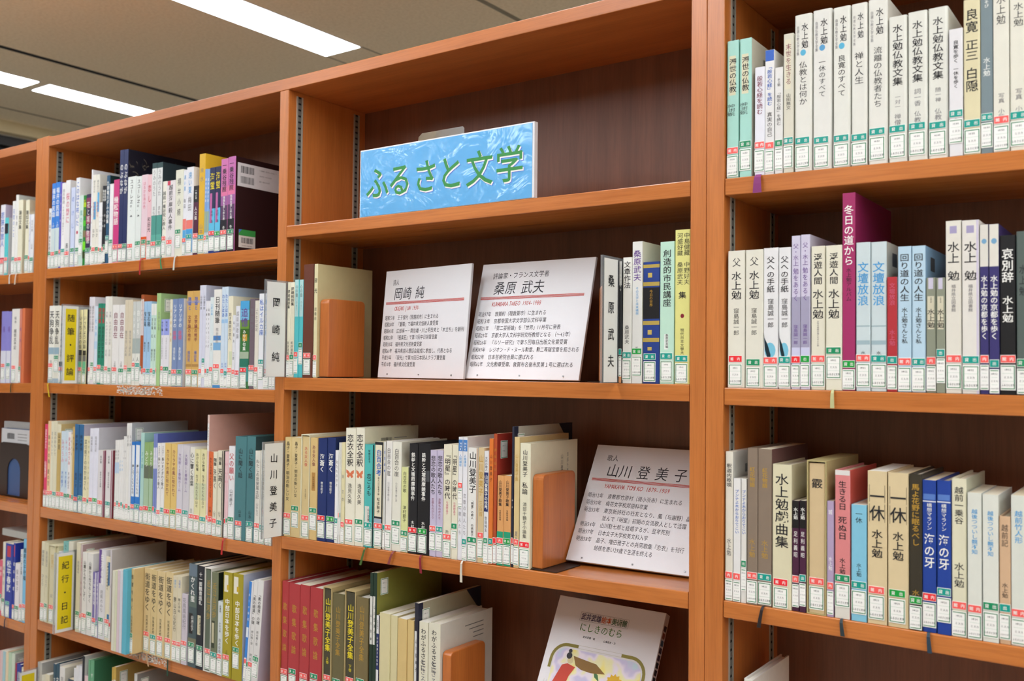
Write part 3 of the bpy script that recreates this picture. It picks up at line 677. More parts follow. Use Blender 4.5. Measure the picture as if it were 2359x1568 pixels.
def panels():
    pm = laminated('panel_laminated_white', 'dedee2', 0.3, 0.12, 40.0); edge = paper('cfcfd2', 0.6); bk, rd = ink('34343c'), ink('c23a34')
    for p in PANELS:
        x, y, n = p['pos']; w, h = p['w'], p['h']; th = 0.005
        t = empty('biography_panel', (x, y, max(zsh(n, x), zsh(n, x + w)) + 0.0012 + th * math.sin(p['tilt']))); tag(t, p['label'], 'panel', 'white biography panels on the shelves')
        t.rotation_euler = (-p['tilt'], 0, p['yaw']); t.rotation_mode = 'XYZ'
        m = MB(); m.box(0, 0.0003, 0, w, th, h, edge); m.build('board', t, bevel=0.0008)
        m = MB(); m.box(0.0004, -0.0003, 0.0004, w - 0.0004, 0.0003, h - 0.0004, pm)
        m.build('printed_sheet', t)
        m = MB(); y0 = -0.0006; Z = lambda f: h * (1 - f)
        htext(m, p['head'], p['hx'][0] * w, p['hx'][1] * w, Z(0.115), 0.0125, y0, bk)
        htext(m, p['name'], p['nx'][0] * w, p['nx'][1] * w, Z(0.225), 0.0265, y0, bk, False, 0.08)
        for q in range(3): m.face([(0.03 * w, y0, Z(0.297 + q * 0.0085) - 0.0011), (0.945 * w, y0, Z(0.297 + q * 0.0085) - 0.0011), (0.945 * w, y0, Z(0.297 + q * 0.0085)), (0.03 * w, y0, Z(0.297 + q * 0.0085))], rd)
        htext(m, p['rom'], p['rx'][0] * w, p['rx'][1] * w, Z(0.36), 0.0115, y0, rd, False, 0.22)
        for i, (a, b, e) in enumerate(p['rows']):
            zc = Z(0.447 + 0.0615 * i)
            if a: htext(m, a, 0.035 * w, 0.155 * w, zc, 0.0098, y0, bk)
            htext(m, b, 0.19 * w, min(e, 0.985) * w if e <= 1 else 0.985 * w, zc, 0.0098, y0, bk)
        m.build('lettering', t)
        m = MB(); pn = plain('pin_steel', '8a8a8c', 0.3, 0.9)
        for fx in (0.12, 0.5, 0.87): m.box(fx * w - 0.0012, -0.0016, 0.0055, fx * w + 0.0012, -0.0004, 0.0079, pn)
        m.build('pin', t)
    # metal L bookends the leaning panels rest against
    dk = plain('bookend_steel', '3a2c26', 0.45, 0.4)
    for (x, n, yb, ht, lab) in ((-0.93, 'C2', 0.150, 0.13, 'brown metal bookend propping the critic panel, foot showing beyond its edge'), ):
        z = zsh(n, x) + 0.0005; t = empty('metal_bookend', (x, 0, z)); tag(t, lab, 'bookend')
        m = MB(); m.box(-0.06, 0.075, 0, 0.105, 0.145, 0.0016, dk); m.build('foot_plate', t, bevel=0.0004)
        m = MB(); m.box(-0.06, 0.118, 0.0016, 0.06, 0.1196, ht - 0.03, dk); m.build('upright', t, bevel=0.0004)
DIV = [('zui', -2.2305, 'L2', -0.0376, 0.1895, '随筆・評論', 'yellow', 'yellow index divider with black lettering, second bay, second shelf', 0.0),
       ('kiko', -2.2222, 'L4', -0.0450, 0.1890, '紀行・日記', 'yellow', 'yellow index divider with black lettering, second bay, fourth shelf', 0.0),
       ('okaz', -1.4782, 'C2', -0.0472, 0.1880, '岡崎純', 'white', 'white name divider at the start of the second shelf, signed bay', 0.0),
       ('yama', -1.4782, 'C3', -0.0454, 0.1850, '山川登美子', 'white', 'white name divider at the start of the third shelf, signed bay', 0.0),
       ('kuwa', -0.7215, 'C2', -0.0413, 0.1890, '桑原武夫', 'white', 'white name divider beside the tall mint and yellow books', 0.0),
       ('low', -2.3837, 'L5', -0.0419, 0.1850, '', 'yellow', 'yellow index divider whose top edge only shows above the picture bottom', 0.0)]
def dividers():
    ac = clear_plastic()
    for key, x, row, yf, h, text, colr, lab, _ in DIV:
        z = zsh(row, x) + 0.0006
        if key == 'low': h = 0.681 - z
        t = empty('index_divider', (x, 0, z)); tag(t, lab, 'shelf divider', 'clear dividers with name cards between the books')
        # clear plate with its outer edge folded back
        m = MB(); m.box(-0.0014, yf - 0.004, 0, -0.0009, 0.10, h + 0.004, ac); m.box(-0.0046, yf - 0.004, 0, -0.0014, yf - 0.003, h + 0.004, ac); m.build('clear_plate', t)
        card = paper('e6e6e0', 0.35, 0.4, 0.01); m = MB(); m.box(-0.0008, yf, 0.001, 0.0, -0.0008, h, card)
        mg = 0.0045
        if colr == 'yellow': m.box(-0.0002, yf + mg, 0.008, 0.0002, -mg - 0.0008, h - 0.007, paper('e4cc10', 0.35, 0.4, 0.02))
        m.build('card', t)
        if not text: continue
        m = MB(); L_ = len(text); yc = (yf - 0.0008) / 2; S = 0.0195 if L_ > 3 else 0.0205; S = min(S, h / L_ * 0.62); p = (h * 0.86) / L_; bk = ink('202024')
        for i, ch in enumerate(text):
            zc = h * 0.93 - p * (i + 0.5); m.glyphs(ch, True, (0.0005, yc - S * 0.5, zc - S * 0.385), (0, S, 0), (0, 0, S), bk)
        m.build('lettering', t)
def wooden_bookend(x0, row, label, d=0.10, h=0.1525, w=0.0215, y0=0.01, foot=-1):
    z = max(zsh(row, x0), zsh(row, x0 + w + 0.03)) + 0.0018; t = empty('wooden_bookend', (x0 + w / 2, y0, z)); tag(t, label, 'bookend', 'wooden block bookends on metal feet')
    m = MB(); r = 0.009; ring = []
    prof = [(0, 0), (d, 0), (d, h - r)] + [(d - r + r * math.cos(a), h - r + r * math.sin(a)) for a in (0.39, 0.785, 1.18)] + [(d - r, h), (r, h)] + [(r - r * math.sin(a), h - r + r * math.cos(a)) for a in (0.39, 0.785, 1.18)] + [(0, h - r)]
    m.loft([[(-w / 2, y, zz) for y, zz in prof], [(w / 2, y, zz) for y, zz in prof]], WE); m.build('block', t, bevel=0.0018)
    m = MB(); dk = plain('bookend_steel', '3a2c26', 0.45, 0.4); a, b = (-w / 2 + 0.001, w / 2 + 0.030)
    if foot < 0: a, b = -w / 2 - (0.018 if foot < -1 else -0.001), w / 2 - 0.001
    m.box(a, -0.004, -0.0014, b, d * 0.7, -0.0002, dk); m.build('foot_plate', t)
def bookends():
    wooden_bookend(-1.3905, 'C2', 'wooden block bookend against the big cream book, second shelf', w=0.0245)
    wooden_bookend(-0.8835, 'C3', 'wooden block bookend beside the leaning panel, third shelf', w=0.0205, foot=1)
    wooden_bookend(-1.0700, 'C4', 'wooden block bookend on the lowest shelf beside white book', w=0.0185, h=0.168)
    wooden_bookend(-0.7665, 'C2', 'wooden block bookend mostly hidden by the white critic name card', w=0.0245, y0=0.02, foot=-2)
    # dark metal bookend with an arched opening on the far bookcase, and the books that lean behind it
    z = max(zsh('A3', -2.5), zsh('A3', -2.7)) + 0.0012; t = empty('metal_bookend', (-2.62, 0.05, z)); tag(t, 'dark brown metal bookend with arched opening on the far bookcase', 'bookend')
    m = MB(); dk = plain('bookend_steel', '3a2c26', 0.45, 0.4); W_, H_ = 0.078, 0.146; n = 10; th = 0.0014
    arch = [(0.034, 0.004)] + [(0.034 * math.cos(math.pi * k / n), 0.070 + 0.034 * math.sin(math.pi * k / n)) for k in range(n + 1)] + [(-0.034, 0.004)]
    outer = [(W_, 0.004)] + [(W_ * max(-1, min(1, math.cos(math.pi * k / n) * 1.3)), 0.07 + (H_ - 0.07) * min(1, math.sin(math.pi * k / n) * 1.6)) for k in range(n + 1)] + [(-W_, 0.004)]
    for i in range(len(arch) - 1):
        for yy, s in ((0, 1), (th, -1)):
            q = [(outer[i][0], yy, outer[i][1]), (outer[i + 1][0], yy, outer[i + 1][1]), (arch[i + 1][0], yy, arch[i + 1][1]), (arch[i][0], yy, arch[i][1])]
            m.face(q if s > 0 else q[::-1], dk)
        for c in (arch, outer): m.face([(c[i][0], 0, c[i][1]), (c[i + 1][0], 0, c[i + 1][1]), (c[i + 1][0], th, c[i + 1][1]), (c[i][0], th, c[i][1])], dk)
    m.box(-W_, 0, 0, W_, th, 0.004, dk); m.build('upright', t)
    m = MB(); m.box(-W_, 0, -0.0004, W_ + 0.02, 0.045, 0.0010, dk); m.build('foot_plate', t)
    for k, (x, hh, cv, lab) in enumerate(((-2.62, 0.182, '3f5a8a', 'slate blue book with white barcode band, face out behind the arched metal bookend'), (-2.64, 0.200, 'b8b8b8', 'grey book, face out, topmost behind the arched metal bookend'))):
        t = empty('book', (x, 0.052 + k * 0.016 + 0.001, z + 0.0013)); tag(t, lab, 'book', 'face-out books on the far third shelf'); wd, dp = 0.15, 0.014
        c = paper(cv); m = MB(); m.box(-wd / 2, 0, 0, wd / 2, 0.001, hh, c); m.box(-wd / 2, dp - 0.001, 0, wd / 2, dp, hh, c); m.box(-wd / 2, 0.001, 0, -wd / 2 + 0.001, dp - 0.001, hh, c)
        if k == 0:
            m.face([(-wd / 2, -0.0002, hh - 0.04), (wd / 2, -0.0002, hh - 0.04), (wd / 2, -0.0002, hh), (-wd / 2, -0.0002, hh)], paper('d2d2d4'))
            stick_bars(m, lambda u, v: (-0.045 + 0.04 * u, -0.0004, hh - 0.012 - 0.016 * v), ink('2c2c30'), 20, 4)
            for q in range(3): m.face([(0.012, -0.0004, hh - 0.014 - q * 0.008), (0.06, -0.0004, hh - 0.014 - q * 0.008), (0.06, -0.0004, hh - 0.0125 - q * 0.008), (0.012, -0.0004, hh - 0.0125 - q * 0.008)], ink('6a6a6c'))
        m.build('cover', t)
        m = MB(); m.box(-wd / 2 + 0.0012, 0.0011, 0.002, wd / 2 - 0.002, dp - 0.0011, hh - 0.002, pages_mat('e4dcc4')); m.build('page_block', t)
    # green felt marker and a pale book lying on top of those of the fourth far shelf
    z = zsh('A4', -2.6) + 0.2005
    t = empty('book', (-2.552, 0.11, z)); tag(t, 'grey book lying flat on top of the standing books, far bay', 'book'); c = paper('bdbdb8'); m = MB()
    m.box(-0.10, -0.07, 0, 0.075, 0.07, 0.0015, c); m.box(-0.10, -0.07, 0.0165, 0.075, 0.07, 0.018, c); m.box(-0.10, -0.07, 0.0015, 0.075, -0.0685, 0.0165, c); m.build('cover', t)
    m = MB(); m.box(-0.098, -0.068, 0.0016, 0.073, 0.068, 0.0164, pages_mat('ddd8cc')); m.build('page_block', t)
def picture_book():
    """white picture book leaning face out on the lowest shelf: lettering, olive corner frame and a pastel floral plate"""
    hgt, w, th, tilt = 0.288, 0.2075, 0.016, 0.5
    z = zsh('C4', -0.82) + 0.001 + th * math.sin(tilt)
    t = empty('picture_book', (-0.9205, 0.0185, z)); t.rotation_euler = (-tilt, 0, 0.004); tag(t, 'white picture book with floral cover, leaning face out on the lowest shelf', 'book')
    cw = laminated('picture_book_cover', 'd9d5d8', 0.25, 0.05, 20.0); m = MB()
    m.box(0, 0, 0, w, 0.0022, hgt, cw); m.box(0, th - 0.0022, 0, w, th, hgt, cw); m.box(w - 0.002, 0.0022, 0, w, th - 0.0022, hgt, cw)
    rn = random.Random(8)
    for k in range(22):
        zz = hgt - 0.02 - k * 0.012; m.face([(w + 0.0002, 0.003, zz - 0.009), (w + 0.0002, th - 0.003, zz - 0.009), (w + 0.0002, th - 0.003, zz), (w + 0.0002, 0.003, zz)], paper(rn.choice(('2c2a38', '3a3048', '8a5048', '3a5a78', 'c8c4c8', '20242c'))))
    m.build('cover', t, bevel=0.0006)
    m = MB(); m.box(0.002, 0.0023, 0.003, w - 0.0022, th - 0.0023, hgt - 0.003, pages_mat('e8e2d0')); m.build('page_block', t)
    # plate
    pm, N, L, b = new_mat('pastel_plate'); tc = N.new('ShaderNodeTexCoord'); n = N.new('ShaderNodeTexNoise'); n.inputs['Scale'].default_value = 22; n.inputs['Detail'].default_value = 2
    L.new(tc.outputs['Object'], n.inputs['Vector']); r = N.new('ShaderNodeValToRGB'); r.color_ramp.interpolation = 'EASE'; els = r.color_ramp.elements
    els[0].position = 0.30; els[0].color = lin('b8d4dc'); els[1].position = 0.72; els[1].color = lin('f0c8a8')
    for pos, hx in ((0.40, 'c8c0e0'), (0.47, 'e6dce8'), (0.53, 'e8e4b0'), (0.60, 'f0e27c'), (0.66, 'c4dcc0')): q = els.new(pos); q.color = lin(hx)
    L.new(n.outputs['Fac'], r.inputs[0]); L.new(r.outputs[0], b.inputs['Base Color']); b.inputs['Roughness'].default_value = 0.35
    m = MB(); y = -0.0004
    def rrect(x0, z0, x1, z1, rr, yy, mat, n=6):
        P = []
        for cx, cz, a0 in ((x1 - rr, z1 - rr, 0), (x0 + rr, z1 - rr, 90), (x0 + rr, z0 + rr, 180), (x1 - rr, z0 + rr, 270)):
            for k in range(n + 1):
                a = math.radians(a0 + 90 * k / n); P.append((cx + rr * math.cos(a), yy, cz + rr * math.sin(a)))
        m.face(P[::-1] if False else P, mat)
    ol = paper('8f8430'); T = hgt
    x0, x1, zt, zb = 0.0125, w - 0.012, T - 0.079, 0.02
    def arc(cx, cz, ra, rb, a0, a1):
        for k in range(8):
            a, c = math.radians(a0 + (a1 - a0) * k / 8), math.radians(a0 + (a1 - a0) * (k + 1) / 8)
            m.face([(cx + ra * math.cos(a), y, cz + ra * math.sin(a)), (cx + rb * math.cos(a), y, cz + rb * math.sin(a)), (cx + rb * math.cos(c), y, cz + rb * math.sin(c)), (cx + ra * math.cos(c), y, cz + ra * math.sin(c))], ol)
    arc(x0 + 0.03, zt - 0.03, 0.0245, 0.030, 90, 180); arc(x1 - 0.03, zt - 0.03, 0.0245, 0.030, 0, 90)
    for (a, b_, c, d_) in ((x0 + 0.03, zt - 0.0055, x0 + 0.05, zt), (x1 - 0.05, zt - 0.0055, x1 - 0.03, zt), (x0, zt - 0.045, x0 + 0.0055, zt - 0.03), (x1 - 0.0055, zt - 0.065, x1, zt - 0.03)): m.face([(a, y, b_), (c, y, b_), (c, y, d_), (a, y, d_)], ol)
    ln = ink('b0a890')
    for zz in (zt, zt - 0.0052): m.face([(x0 + 0.05, y, zz - 0.0004), (x1 - 0.05, y, zz - 0.0004), (x1 - 0.05, y, zz), (x0 + 0.05, y, zz)], ln)
    for xx in (x0, x0 + 0.005, x1 - 0.0054, x1 - 0.0004): m.face([(xx, y, zb), (xx + 0.0004, y, zb), (xx + 0.0004, y, zt - 0.065), (xx, y, zt - 0.065)], ln)
    rrect(x0 + 0.008, zb, x1 - 0.008, zt - 0.0085, 0.022, y - 0.0001, pm)
    def disc(cx, cz, ra, mat, yy, n=14): m.face([(cx + ra * math.cos(6.283 * k / n), yy, cz + ra * math.sin(6.283 * k / n)) for k in range(n)], mat)
    def flower(cx, cz, ra, pet, cen, n=12):
        for k in range(n):
            a = 6.283 * k / n; dx, dz = math.cos(a), math.sin(a); wx, wz = -dz * ra * 0.24, dx * ra * 0.24
            m.face([(cx, y - 0.0004, cz), (cx + dx * ra * 0.7 + wx, y - 0.0004, cz + dz * ra * 0.7 + wz), (cx + dx * ra, y - 0.0004, cz + dz * ra), (cx + dx * ra * 0.7 - wx, y - 0.0004, cz + dz * ra * 0.7 - wz)], pet)
        disc(cx, cz, ra * 0.26, cen, y - 0.0006)
    gn = paper('4a7a48')
    def stem(P, wd=0.0007):
        for (a, b_), (c, d_) in zip(P, P[1:]):
            l = math.hypot(c - a, d_ - b_); nx, nz = -(d_ - b_) / l * wd, (c - a) / l * wd
            m.face([(a + nx, y - 0.0002, b_ + nz), (a - nx, y - 0.0002, b_ - nz), (c - nx, y - 0.0002, d_ - nz), (c + nx, y - 0.0002, d_ + nz)], gn)
    def leaf(x, zz, a, l):
        dx, dz = math.cos(a), math.sin(a); m.face([(x, y - 0.0003, zz), (x + dx * l * 0.5 - dz * l * 0.16, y - 0.0003, zz + dz * l * 0.5 + dx * l * 0.16), (x + dx * l, y - 0.0003, zz + dz * l), (x + dx * l * 0.5 + dz * l * 0.16, y - 0.0003, zz + dz * l * 0.5 - dx * l * 0.16)], gn)
    fx, fz = 0.143, T - 0.128
    stem([(0.083, T - 0.155), (0.098, T - 0.139), (0.118, T - 0.130), (fx, fz)]); stem([(fx, fz), (0.168, T - 0.136), (0.174, T - 0.160), (0.168, T - 0.2)])
    leaf(0.116, T - 0.131, 2.3, 0.022); leaf(0.100, T - 0.138, 4.4, 0.022); leaf(0.172, T - 0.150, 1.0, 0.03); leaf(0.172, T - 0.150, 2.9, 0.018)
    flower(fx, fz, 0.0155, paper('f0c020'), paper('e07030')); flower(0.079, T - 0.158, 0.0145, paper('e4e4f2'), paper('e89030'))
    # a small robed figure, generic
    rd, bk, sk, br = paper('d2442c'), paper('26242a'), paper('e6d8a0'), paper('8f6a28')
    m.face([(x, y - 0.0005, T - zz) for x, zz in ((0.058, 0.098), (0.080, 0.101), (0.104, 0.104), (0.124, 0.117), (0.098, 0.120), (0.078, 0.118), (0.066, 0.113))][::-1], br)
    m.face([(x, y - 0.0006, T - zz) for x, zz in ((0.040, 0.116), (0.050, 0.112), (0.066, 0.116), (0.058, 0.132), (0.054, 0.150), (0.058, 0.17), (0.032, 0.172), (0.036, 0.15), (0.026, 0.156))][::-1], rd)
    disc(0.054, T - 0.106, 0.006, sk, y - 0.0007); disc(0.050, T - 0.099, 0.0055, bk, y - 0.0008); disc(0.050, T - 0.091, 0.0035, bk, y - 0.0008)
    m.build('cover_plate', t)
    m = MB(); yl = -0.0006
    for s_, a, b_, hx in (('武井武雄', 0.053, 0.093, '3a2c58'), ('絵本', 0.093, 0.113, 'c85a30'), ('美術館', 0.113, 0.143, '2c5a38')): htext(m, s_, a, b_, T - 0.030, 0.0125, yl, ink(hx), True)
    fr = ink('4a4a50')
    for (a, b_, c, d_) in ((0.051, T - 0.0375, 0.145, T - 0.0372), (0.051, T - 0.0225, 0.145, T - 0.0222), (0.051, T - 0.0375, 0.0513, T - 0.0222), (0.1447, T - 0.0375, 0.145, T - 0.0222)): m.face([(a, yl, b_), (c, yl, b_), (c, yl, d_), (a, yl, d_)], fr)
    htext(m, 'にしきのむら', 0.055, 0.139, T - 0.048, 0.0155, yl, ink('4a7a30'))
    htext(m, '武井武雄・絵', 0.066, 0.090, T - 0.064, 0.0042, yl, ink('2c2c30'), True); htext(m, '山本和夫・文', 0.106, 0.130, T - 0.065, 0.0042, yl, ink('2c2c30'), True)
    m.build('lettering', t)

ROWS = {
 'L1': [
  (-2.3867, 0.0124, 0.1546, 0.004, 1.6934, 'f0f0ec', 'g', 0.0434, 'white', '京都 福井@.06-.4k;福井新聞社@.45-.75k', ''),
  (-2.374, 0.018, 0.2179, 0.004, 1.6934, '3f86dc', 'r', 0.0416, 'blue and pale grey', '福井の民話@.06-.4w!;ふ@.44-.54w', 'z:.53-1#cfdedd'),
  (-2.356, 0.0197, 0.2191, 0.004, 1.6934, '3f86dc', 'g', 0.0431, 'blue and pale grey', '福井の民話@.06-.4w!;ふ@.44-.54w', 'z:.53-1#cfdedd'),
  (-2.3359, 0.0083, 0.2176, 0.004, 1.6933, '6a5fc0', 'r', 0.0452, 'violet', 'むらさき@.1-.5w', '*the violet spine'),
  (-2.3277, 0.0187, 0.2141, 0.004, 1.6933, 'f2f0ee', 't', 0.047, 'white', '源氏物語@.07-.25g;千年の京都と越前たけふ@.28-.62g', ''),
  (-2.3086, 0.0196, 0.2188, 0.004, 1.6933, 'ecebea', 'r', 0.0391, 'white', '桜の闇に@.14-.5n!;藤井@.72-.86k', ''),
  (-2.2838, 0.0183, 0.1984, 0.004, 1.6933, 'cfd8f2', 'g', 0.0456, 'pale lavender', 'の@.1-.2b;け@.27-.38b;し@.42-.55b', ''),
  (-2.2619, 0.017, 0.2203, 0.004, 1.6933, 'eeeeef', 'g', 0.0453, 'white', 'このはな咲いた@.04-.55b!', 'f:.62#c0405a,bc,*the barcoded white book'),
  (-2.2448, 0.0172, 0.1745, 0.004, 1.6933, 'cfe6dc', 'g', 0.0665, 'pale mint', '風のうた@.2-.6t', ''),
  (-2.2276, 0.0125, 0.1732, 0.004, 1.6932, '2c8a3a', '-', 0, 'green leaf patterned', '世@.05-.12y', 'z:.1-.17#b5d92c,z:.2-.3#7c8a2a,z:.36-.44#57c832,z:.5-.6#8a7f5a,z:.66-.78#7fe030,z:.8-.9#3c4a20,*the green leaf patterned book'),
  (-2.2151, 0.0209, 0.1746, 0.004, 1.6932, '3a2f52', 'g', 0.0412, 'navy flower patterned', '花と城の物語@.1-.7w', 'z:.05-.2#8c3b5c,z:.3-.42#a04a6a,z:.52-.66#b05a78,z:.8-.97#3d5a9a'),
  (-2.1942, 0.006, 0.2333, 0.004, 1.6932, 'efeef0', 'g', 0.0453, 'white', '越の国@.35-.6k', 'big'),
  (-2.1883, 0.0161, 0.2194, 0.004, 1.6932, 'eeebdf', 'r', 0.0416, 'cream', '越まほろば@.06-.2k;ものがたり@.3-.48r!;なか@.6-.7k', 'z:.3-.5@.35-1#58aee0'),
  (-2.1718, 0.0132, 0.219, 0.004, 1.6932, 'eeebdf', 'g', 0.0416, 'cream', '越まほろば@.06-.2k;ものがたり@.3-.48r!;なか@.6-.7k', 'z:.2-.42@.4-1#58aee0'),
  (-2.1583, 0.0062, 0.1495, 0.004, 1.6932, 'f2f2f2', 'r', 0.04, 'white', 'ふゆの道@.2-.5g', ''),
  (-2.1521, 0.0076, 0.149, 0.004, 1.6932, 'f2f2f2', 'g', 0.0376, 'white', 'ふゆの道@.2-.5g', ''),
  (-2.1442, 0.0062, 0.1886, 0.004, 1.6932, '22242a', 'r', 0.04, 'black', '越前若狭@.05-.2w!;村の城@.35-.55w', ''),
  (-2.138, 0.0092, 0.188, 0.004, 1.6932, '22242a', 'g', 0.0454, 'black', '越前若狭@.05-.2w!;村の城@.35-.55w', '*the black pair'),
  (-2.1285, 0.0136, 0.2119, 0.004, 1.6931, '2d5878/1d3a38', 't', 0.0659, 'dark teal', '九頭竜川ダム小説集@.06-.55w!', ''),
  (-2.1139, 0.0155, 0.19, 0.004, 1.6931, 'ededee', 'g', 0.0555, 'white', '', ''),
  (-2.0981, 0.0237, 0.198, 0.004, 1.6931, 'cf3d80', 'r', 0.0418, 'magenta', '幾松物語@.2-.55w!', '*the magenta book'),
  (-2.0741, 0.0162, 0.2665, 0.004, 1.6931, '25305f', 'r', 0.0418, 'tall navy', 'のぶなが@.12-.4w!', ''),
  (-2.0576, 0.017, 0.2658, 0.004, 1.6931, '25305f/1c1c28', 'g', 0.0417, 'tall navy', 'のぶなが@.12-.4w!', '*the tall navy pair,art'),
  (-2.0403, 0.0329, 0.1982, 0.004, 1.6931, 'e9f0ec', 'r', 0.04, 'white', 'スコーレNo.4@.03-.5k!', ''),
  (-2.0061, 0.0216, 0.1958, 0.004, 1.693, 'e6ede9', 'g', 0.0441, 'white', 'スコーレNo.4@.03-.5k!', ''),
  (-1.9841, 0.0236, 0.1972, 0.004, 1.693, 'ecd2da', '-', 0, 'pale pink orange footed', 'はるかな海の色@.08-.4n', 'z:.73-1#e2571c,gl,rib:b02020'),
  (-1.9603, 0.0155, 0.1952, 0.004, 1.693, 'eec6cd', 'g', 0.0426, 'pink', '恋し@.1-.35r!;和田光@.5-.68k!', '*the pink book'),
  (-1.9444, 0.0188, 0.2198, 0.004, 1.693, '2c4a4c', 'r', 0.0387, 'dark teal and white', 'うみのうた@.07-.35g;まち@.45-.55g', 'z:.055-.55#e6e8e6,z:.55-1#4f9a8e,z:.75-.95#5fae9f'),
  (-1.9253, 0.0216, 0.2191, 0.004, 1.6929, '2c4a4c/26343a', 'g', 0.0391, 'dark teal and white', 'うみのうた@.07-.35g;まち@.45-.55g', 'z:.055-.55#e6e8e6,z:.55-1#4f9a8e,z:.75-.95#5fae9f,bc,*the teal and white pair'),
  (-1.9028, 0.0151, 0.1737, 0.004, 1.6929, 'efede0', 'r', 0.0482, 'white', '越前一乗谷呪い殺人@.13-.64k!;山@.7-.75k', 'rib:1f8a58'),
  (-1.8877, 0.0319, 0.173, 0.004, 1.6929, 'e8e2e4', 'r', 0.0386, 'white pink', '越前海岸殺人事件@.05-.65k!;山@.72-.8k', 'z:0-.06@.1-.45#d0405a'),
  (-1.855, 0.0281, 0.194, 0.004, 1.6929, 'e6e6d4', 'g', 0.0598, 'cream', '横井小楠@.08-.55k;山@.75-.8k', 'rib:d8dcd4'),
  (-1.8263, 0.0124, 0.1908, 0.004, 1.6929, 'e9eaf0', 'r', 0.0386, 'white blue footed', '遠い夏@.05-.25l;梅田@.33-.45g', 'z:.57-.7#ef7c72,z:.7-.97#5aa9dc'),
  (-1.8139, 0.0238, 0.1957, 0.004, 1.6928, 'e9eaf0/ece8e4', 't', 0.0462, 'white blue footed', '遠い夏@.05-.3l;梅田@.33-.5g', 'z:.6-.7#ef7c72,z:.7-.97#4aa3dd,bc'),
  (-1.7884, 0.017, 0.1519, 0.004, 1.6928, '54213f', 'r', 0.0464, 'maroon black topped', '一絃の琴@.05-.2w;人文集@.3-.5w', 'z:0-.24#1e1a1e,lab2'),
  (-1.7708, 0.0207, 0.22, 0.004, 1.6928, 'e2b42e', 't', 0.0418, 'tall yellow', '泉@.14-.19g;水@.22-.28g;山本@.7-.8g', '*the tall yellow book'),
  (-1.7498, 0.0081, 0.1849, 0.004, 1.6928, '7fa8e0', 'r', 0.039, 'landscape printed', '越前海岸の旅@.1-.4w', 'z:.5-.75#9cb09a,z:.75-1#c4cdd2'),
  (-1.7418, 0.008, 0.184, 0.004, 1.6928, '86aee2', 'g', 0.0393, 'landscape printed', '越前海岸の旅@.1-.4w', 'z:.5-.75#9cb09a,z:.75-1#c4cdd2'),
  (-1.7335, 0.0195, 0.1857, 0.004, 1.6928, '22284f', 'R', 0.0475, 'navy with yellow lettering', '海蛍@.06-.26y!;北村 浩@.5-.65k', 'z:.48-.75#62c0e6,z:.3-.65@.1-.5#c56aa4,z:.75-1#2c3f86'),
  (-1.7137, 0.0185, 0.1861, 0.004, 1.6927, '22284f/20203a', 'G', 0.0455, 'navy with yellow lettering', '海蛍@.06-.26y!;北村 浩@.5-.65k', 'z:.48-.75#62c0e6,z:.3-.65@.1-.5#c56aa4,z:.75-1#2c3f86,*the navy yellow lettered pair'),
  (-1.6947, 0.0231, 0.1999, 0.004, 1.6927, 'd377b0', 'r', 0.0465, 'tall pink to black', '一乗谷残照@.04-.36k!;信長を苦しめた男@.4-.66w!;冬木@.72-.8w', 'z:.3-.4#e57aa6,z:.4-.5#a163a0,z:.5-.65#5c3c62,z:.65-1#1b1822'),
  (-1.6711, 0.0233, 0.2019, 0.004, 1.6927, 'c66fae/2a1517', 'g', 0.0465, 'tall pink to black', '一乗谷残照@.04-.36k!;信長を苦しめた男@.4-.66w!;冬木@.72-.8w', 'z:.3-.4#e57aa6,z:.4-.5#a163a0,z:.5-.65#5c3c62,z:.65-1#1b1822,bcp,*the barcoded dark cover book'),
 ],
 'L2': [
  (-2.3734, 0.027, 0.1958, 0.004, 1.4022, 'eeece0', 'r', 0.0492, 'white', '天狗争乱@.06-.5k!;吉@.7-.75g', 'z:.54-.63#9ab4c2,z:.94-1#a8bcc8,rib:d8b820'),
  (-2.3461, 0.0236, 0.1954, 0.004, 1.4023, 'e6e4d6', 'g', 0.0689, 'cream', '天狗争乱@.06-.5k!;吉@.7-.75g', 'z:.54-.63#9ab4c2,z:.94-1#a8bcc8'),
  (-2.3221, 0.017, 0.1937, 0.004, 1.4023, 'eeeae4', 'r', 0.0404, 'white blue footed', '黒雪@.13-.2n;東大寺お水取り殺人事件@.22-.66k!', 'z:.72-.78#2a3140,z:.78-1#4fa6d4'),
  (-2.2344, 0.0157, 0.1818, 0.004, 1.4024, 'ede6b4/c9c9c4', 'r', 0.04, 'cream black footed', 'いっちょうの話@.08-.53k!', 'z:.54-.62#2e2e30,z:.62-.7#6c6c6c,z:.7-1#6cc098,*the cream black footed pair'),
  (-2.2152, 0.0146, 0.1821, 0.004, 1.4024, 'ede6b4/34313a', 'g', 0.0358, 'cream black footed', 'いっちょうの話@.08-.53k!', 'z:.55-.62#2e2e30,z:.62-.7#6c6c6c,z:.7-1#6cc098,dep:16'),
  (-2.1902, 0.0094, 0.2118, 0.004, 1.4024, 'dfdbe2', 'r', 0.0403, 'tall lavender grey', '福井藩中三田会史@.1-.4g!', ''),
  (-2.1808, 0.014, 0.2115, 0.004, 1.4024, 'e4e0e6', 'g', 0.0526, 'tall lavender grey', '福井藩中三田会史@.1-.4g!', ''),
  (-2.1664, 0.0136, 0.1886, 0.004, 1.4025, 'd4e2f0', 'r', 0.0413, 'pale blue white', '杜の詩@.15-.4l', 'z:.45-.55#b9d3ec,z:.9-1#9fb0e2'),
  (-2.1519, 0.0163, 0.1946, 0.004, 1.4025, '2a8a70', 'r', 0.0463, 'green', '随想集@.05-.25r!;歩行走行のすすめ@.28-.68k!', ''),
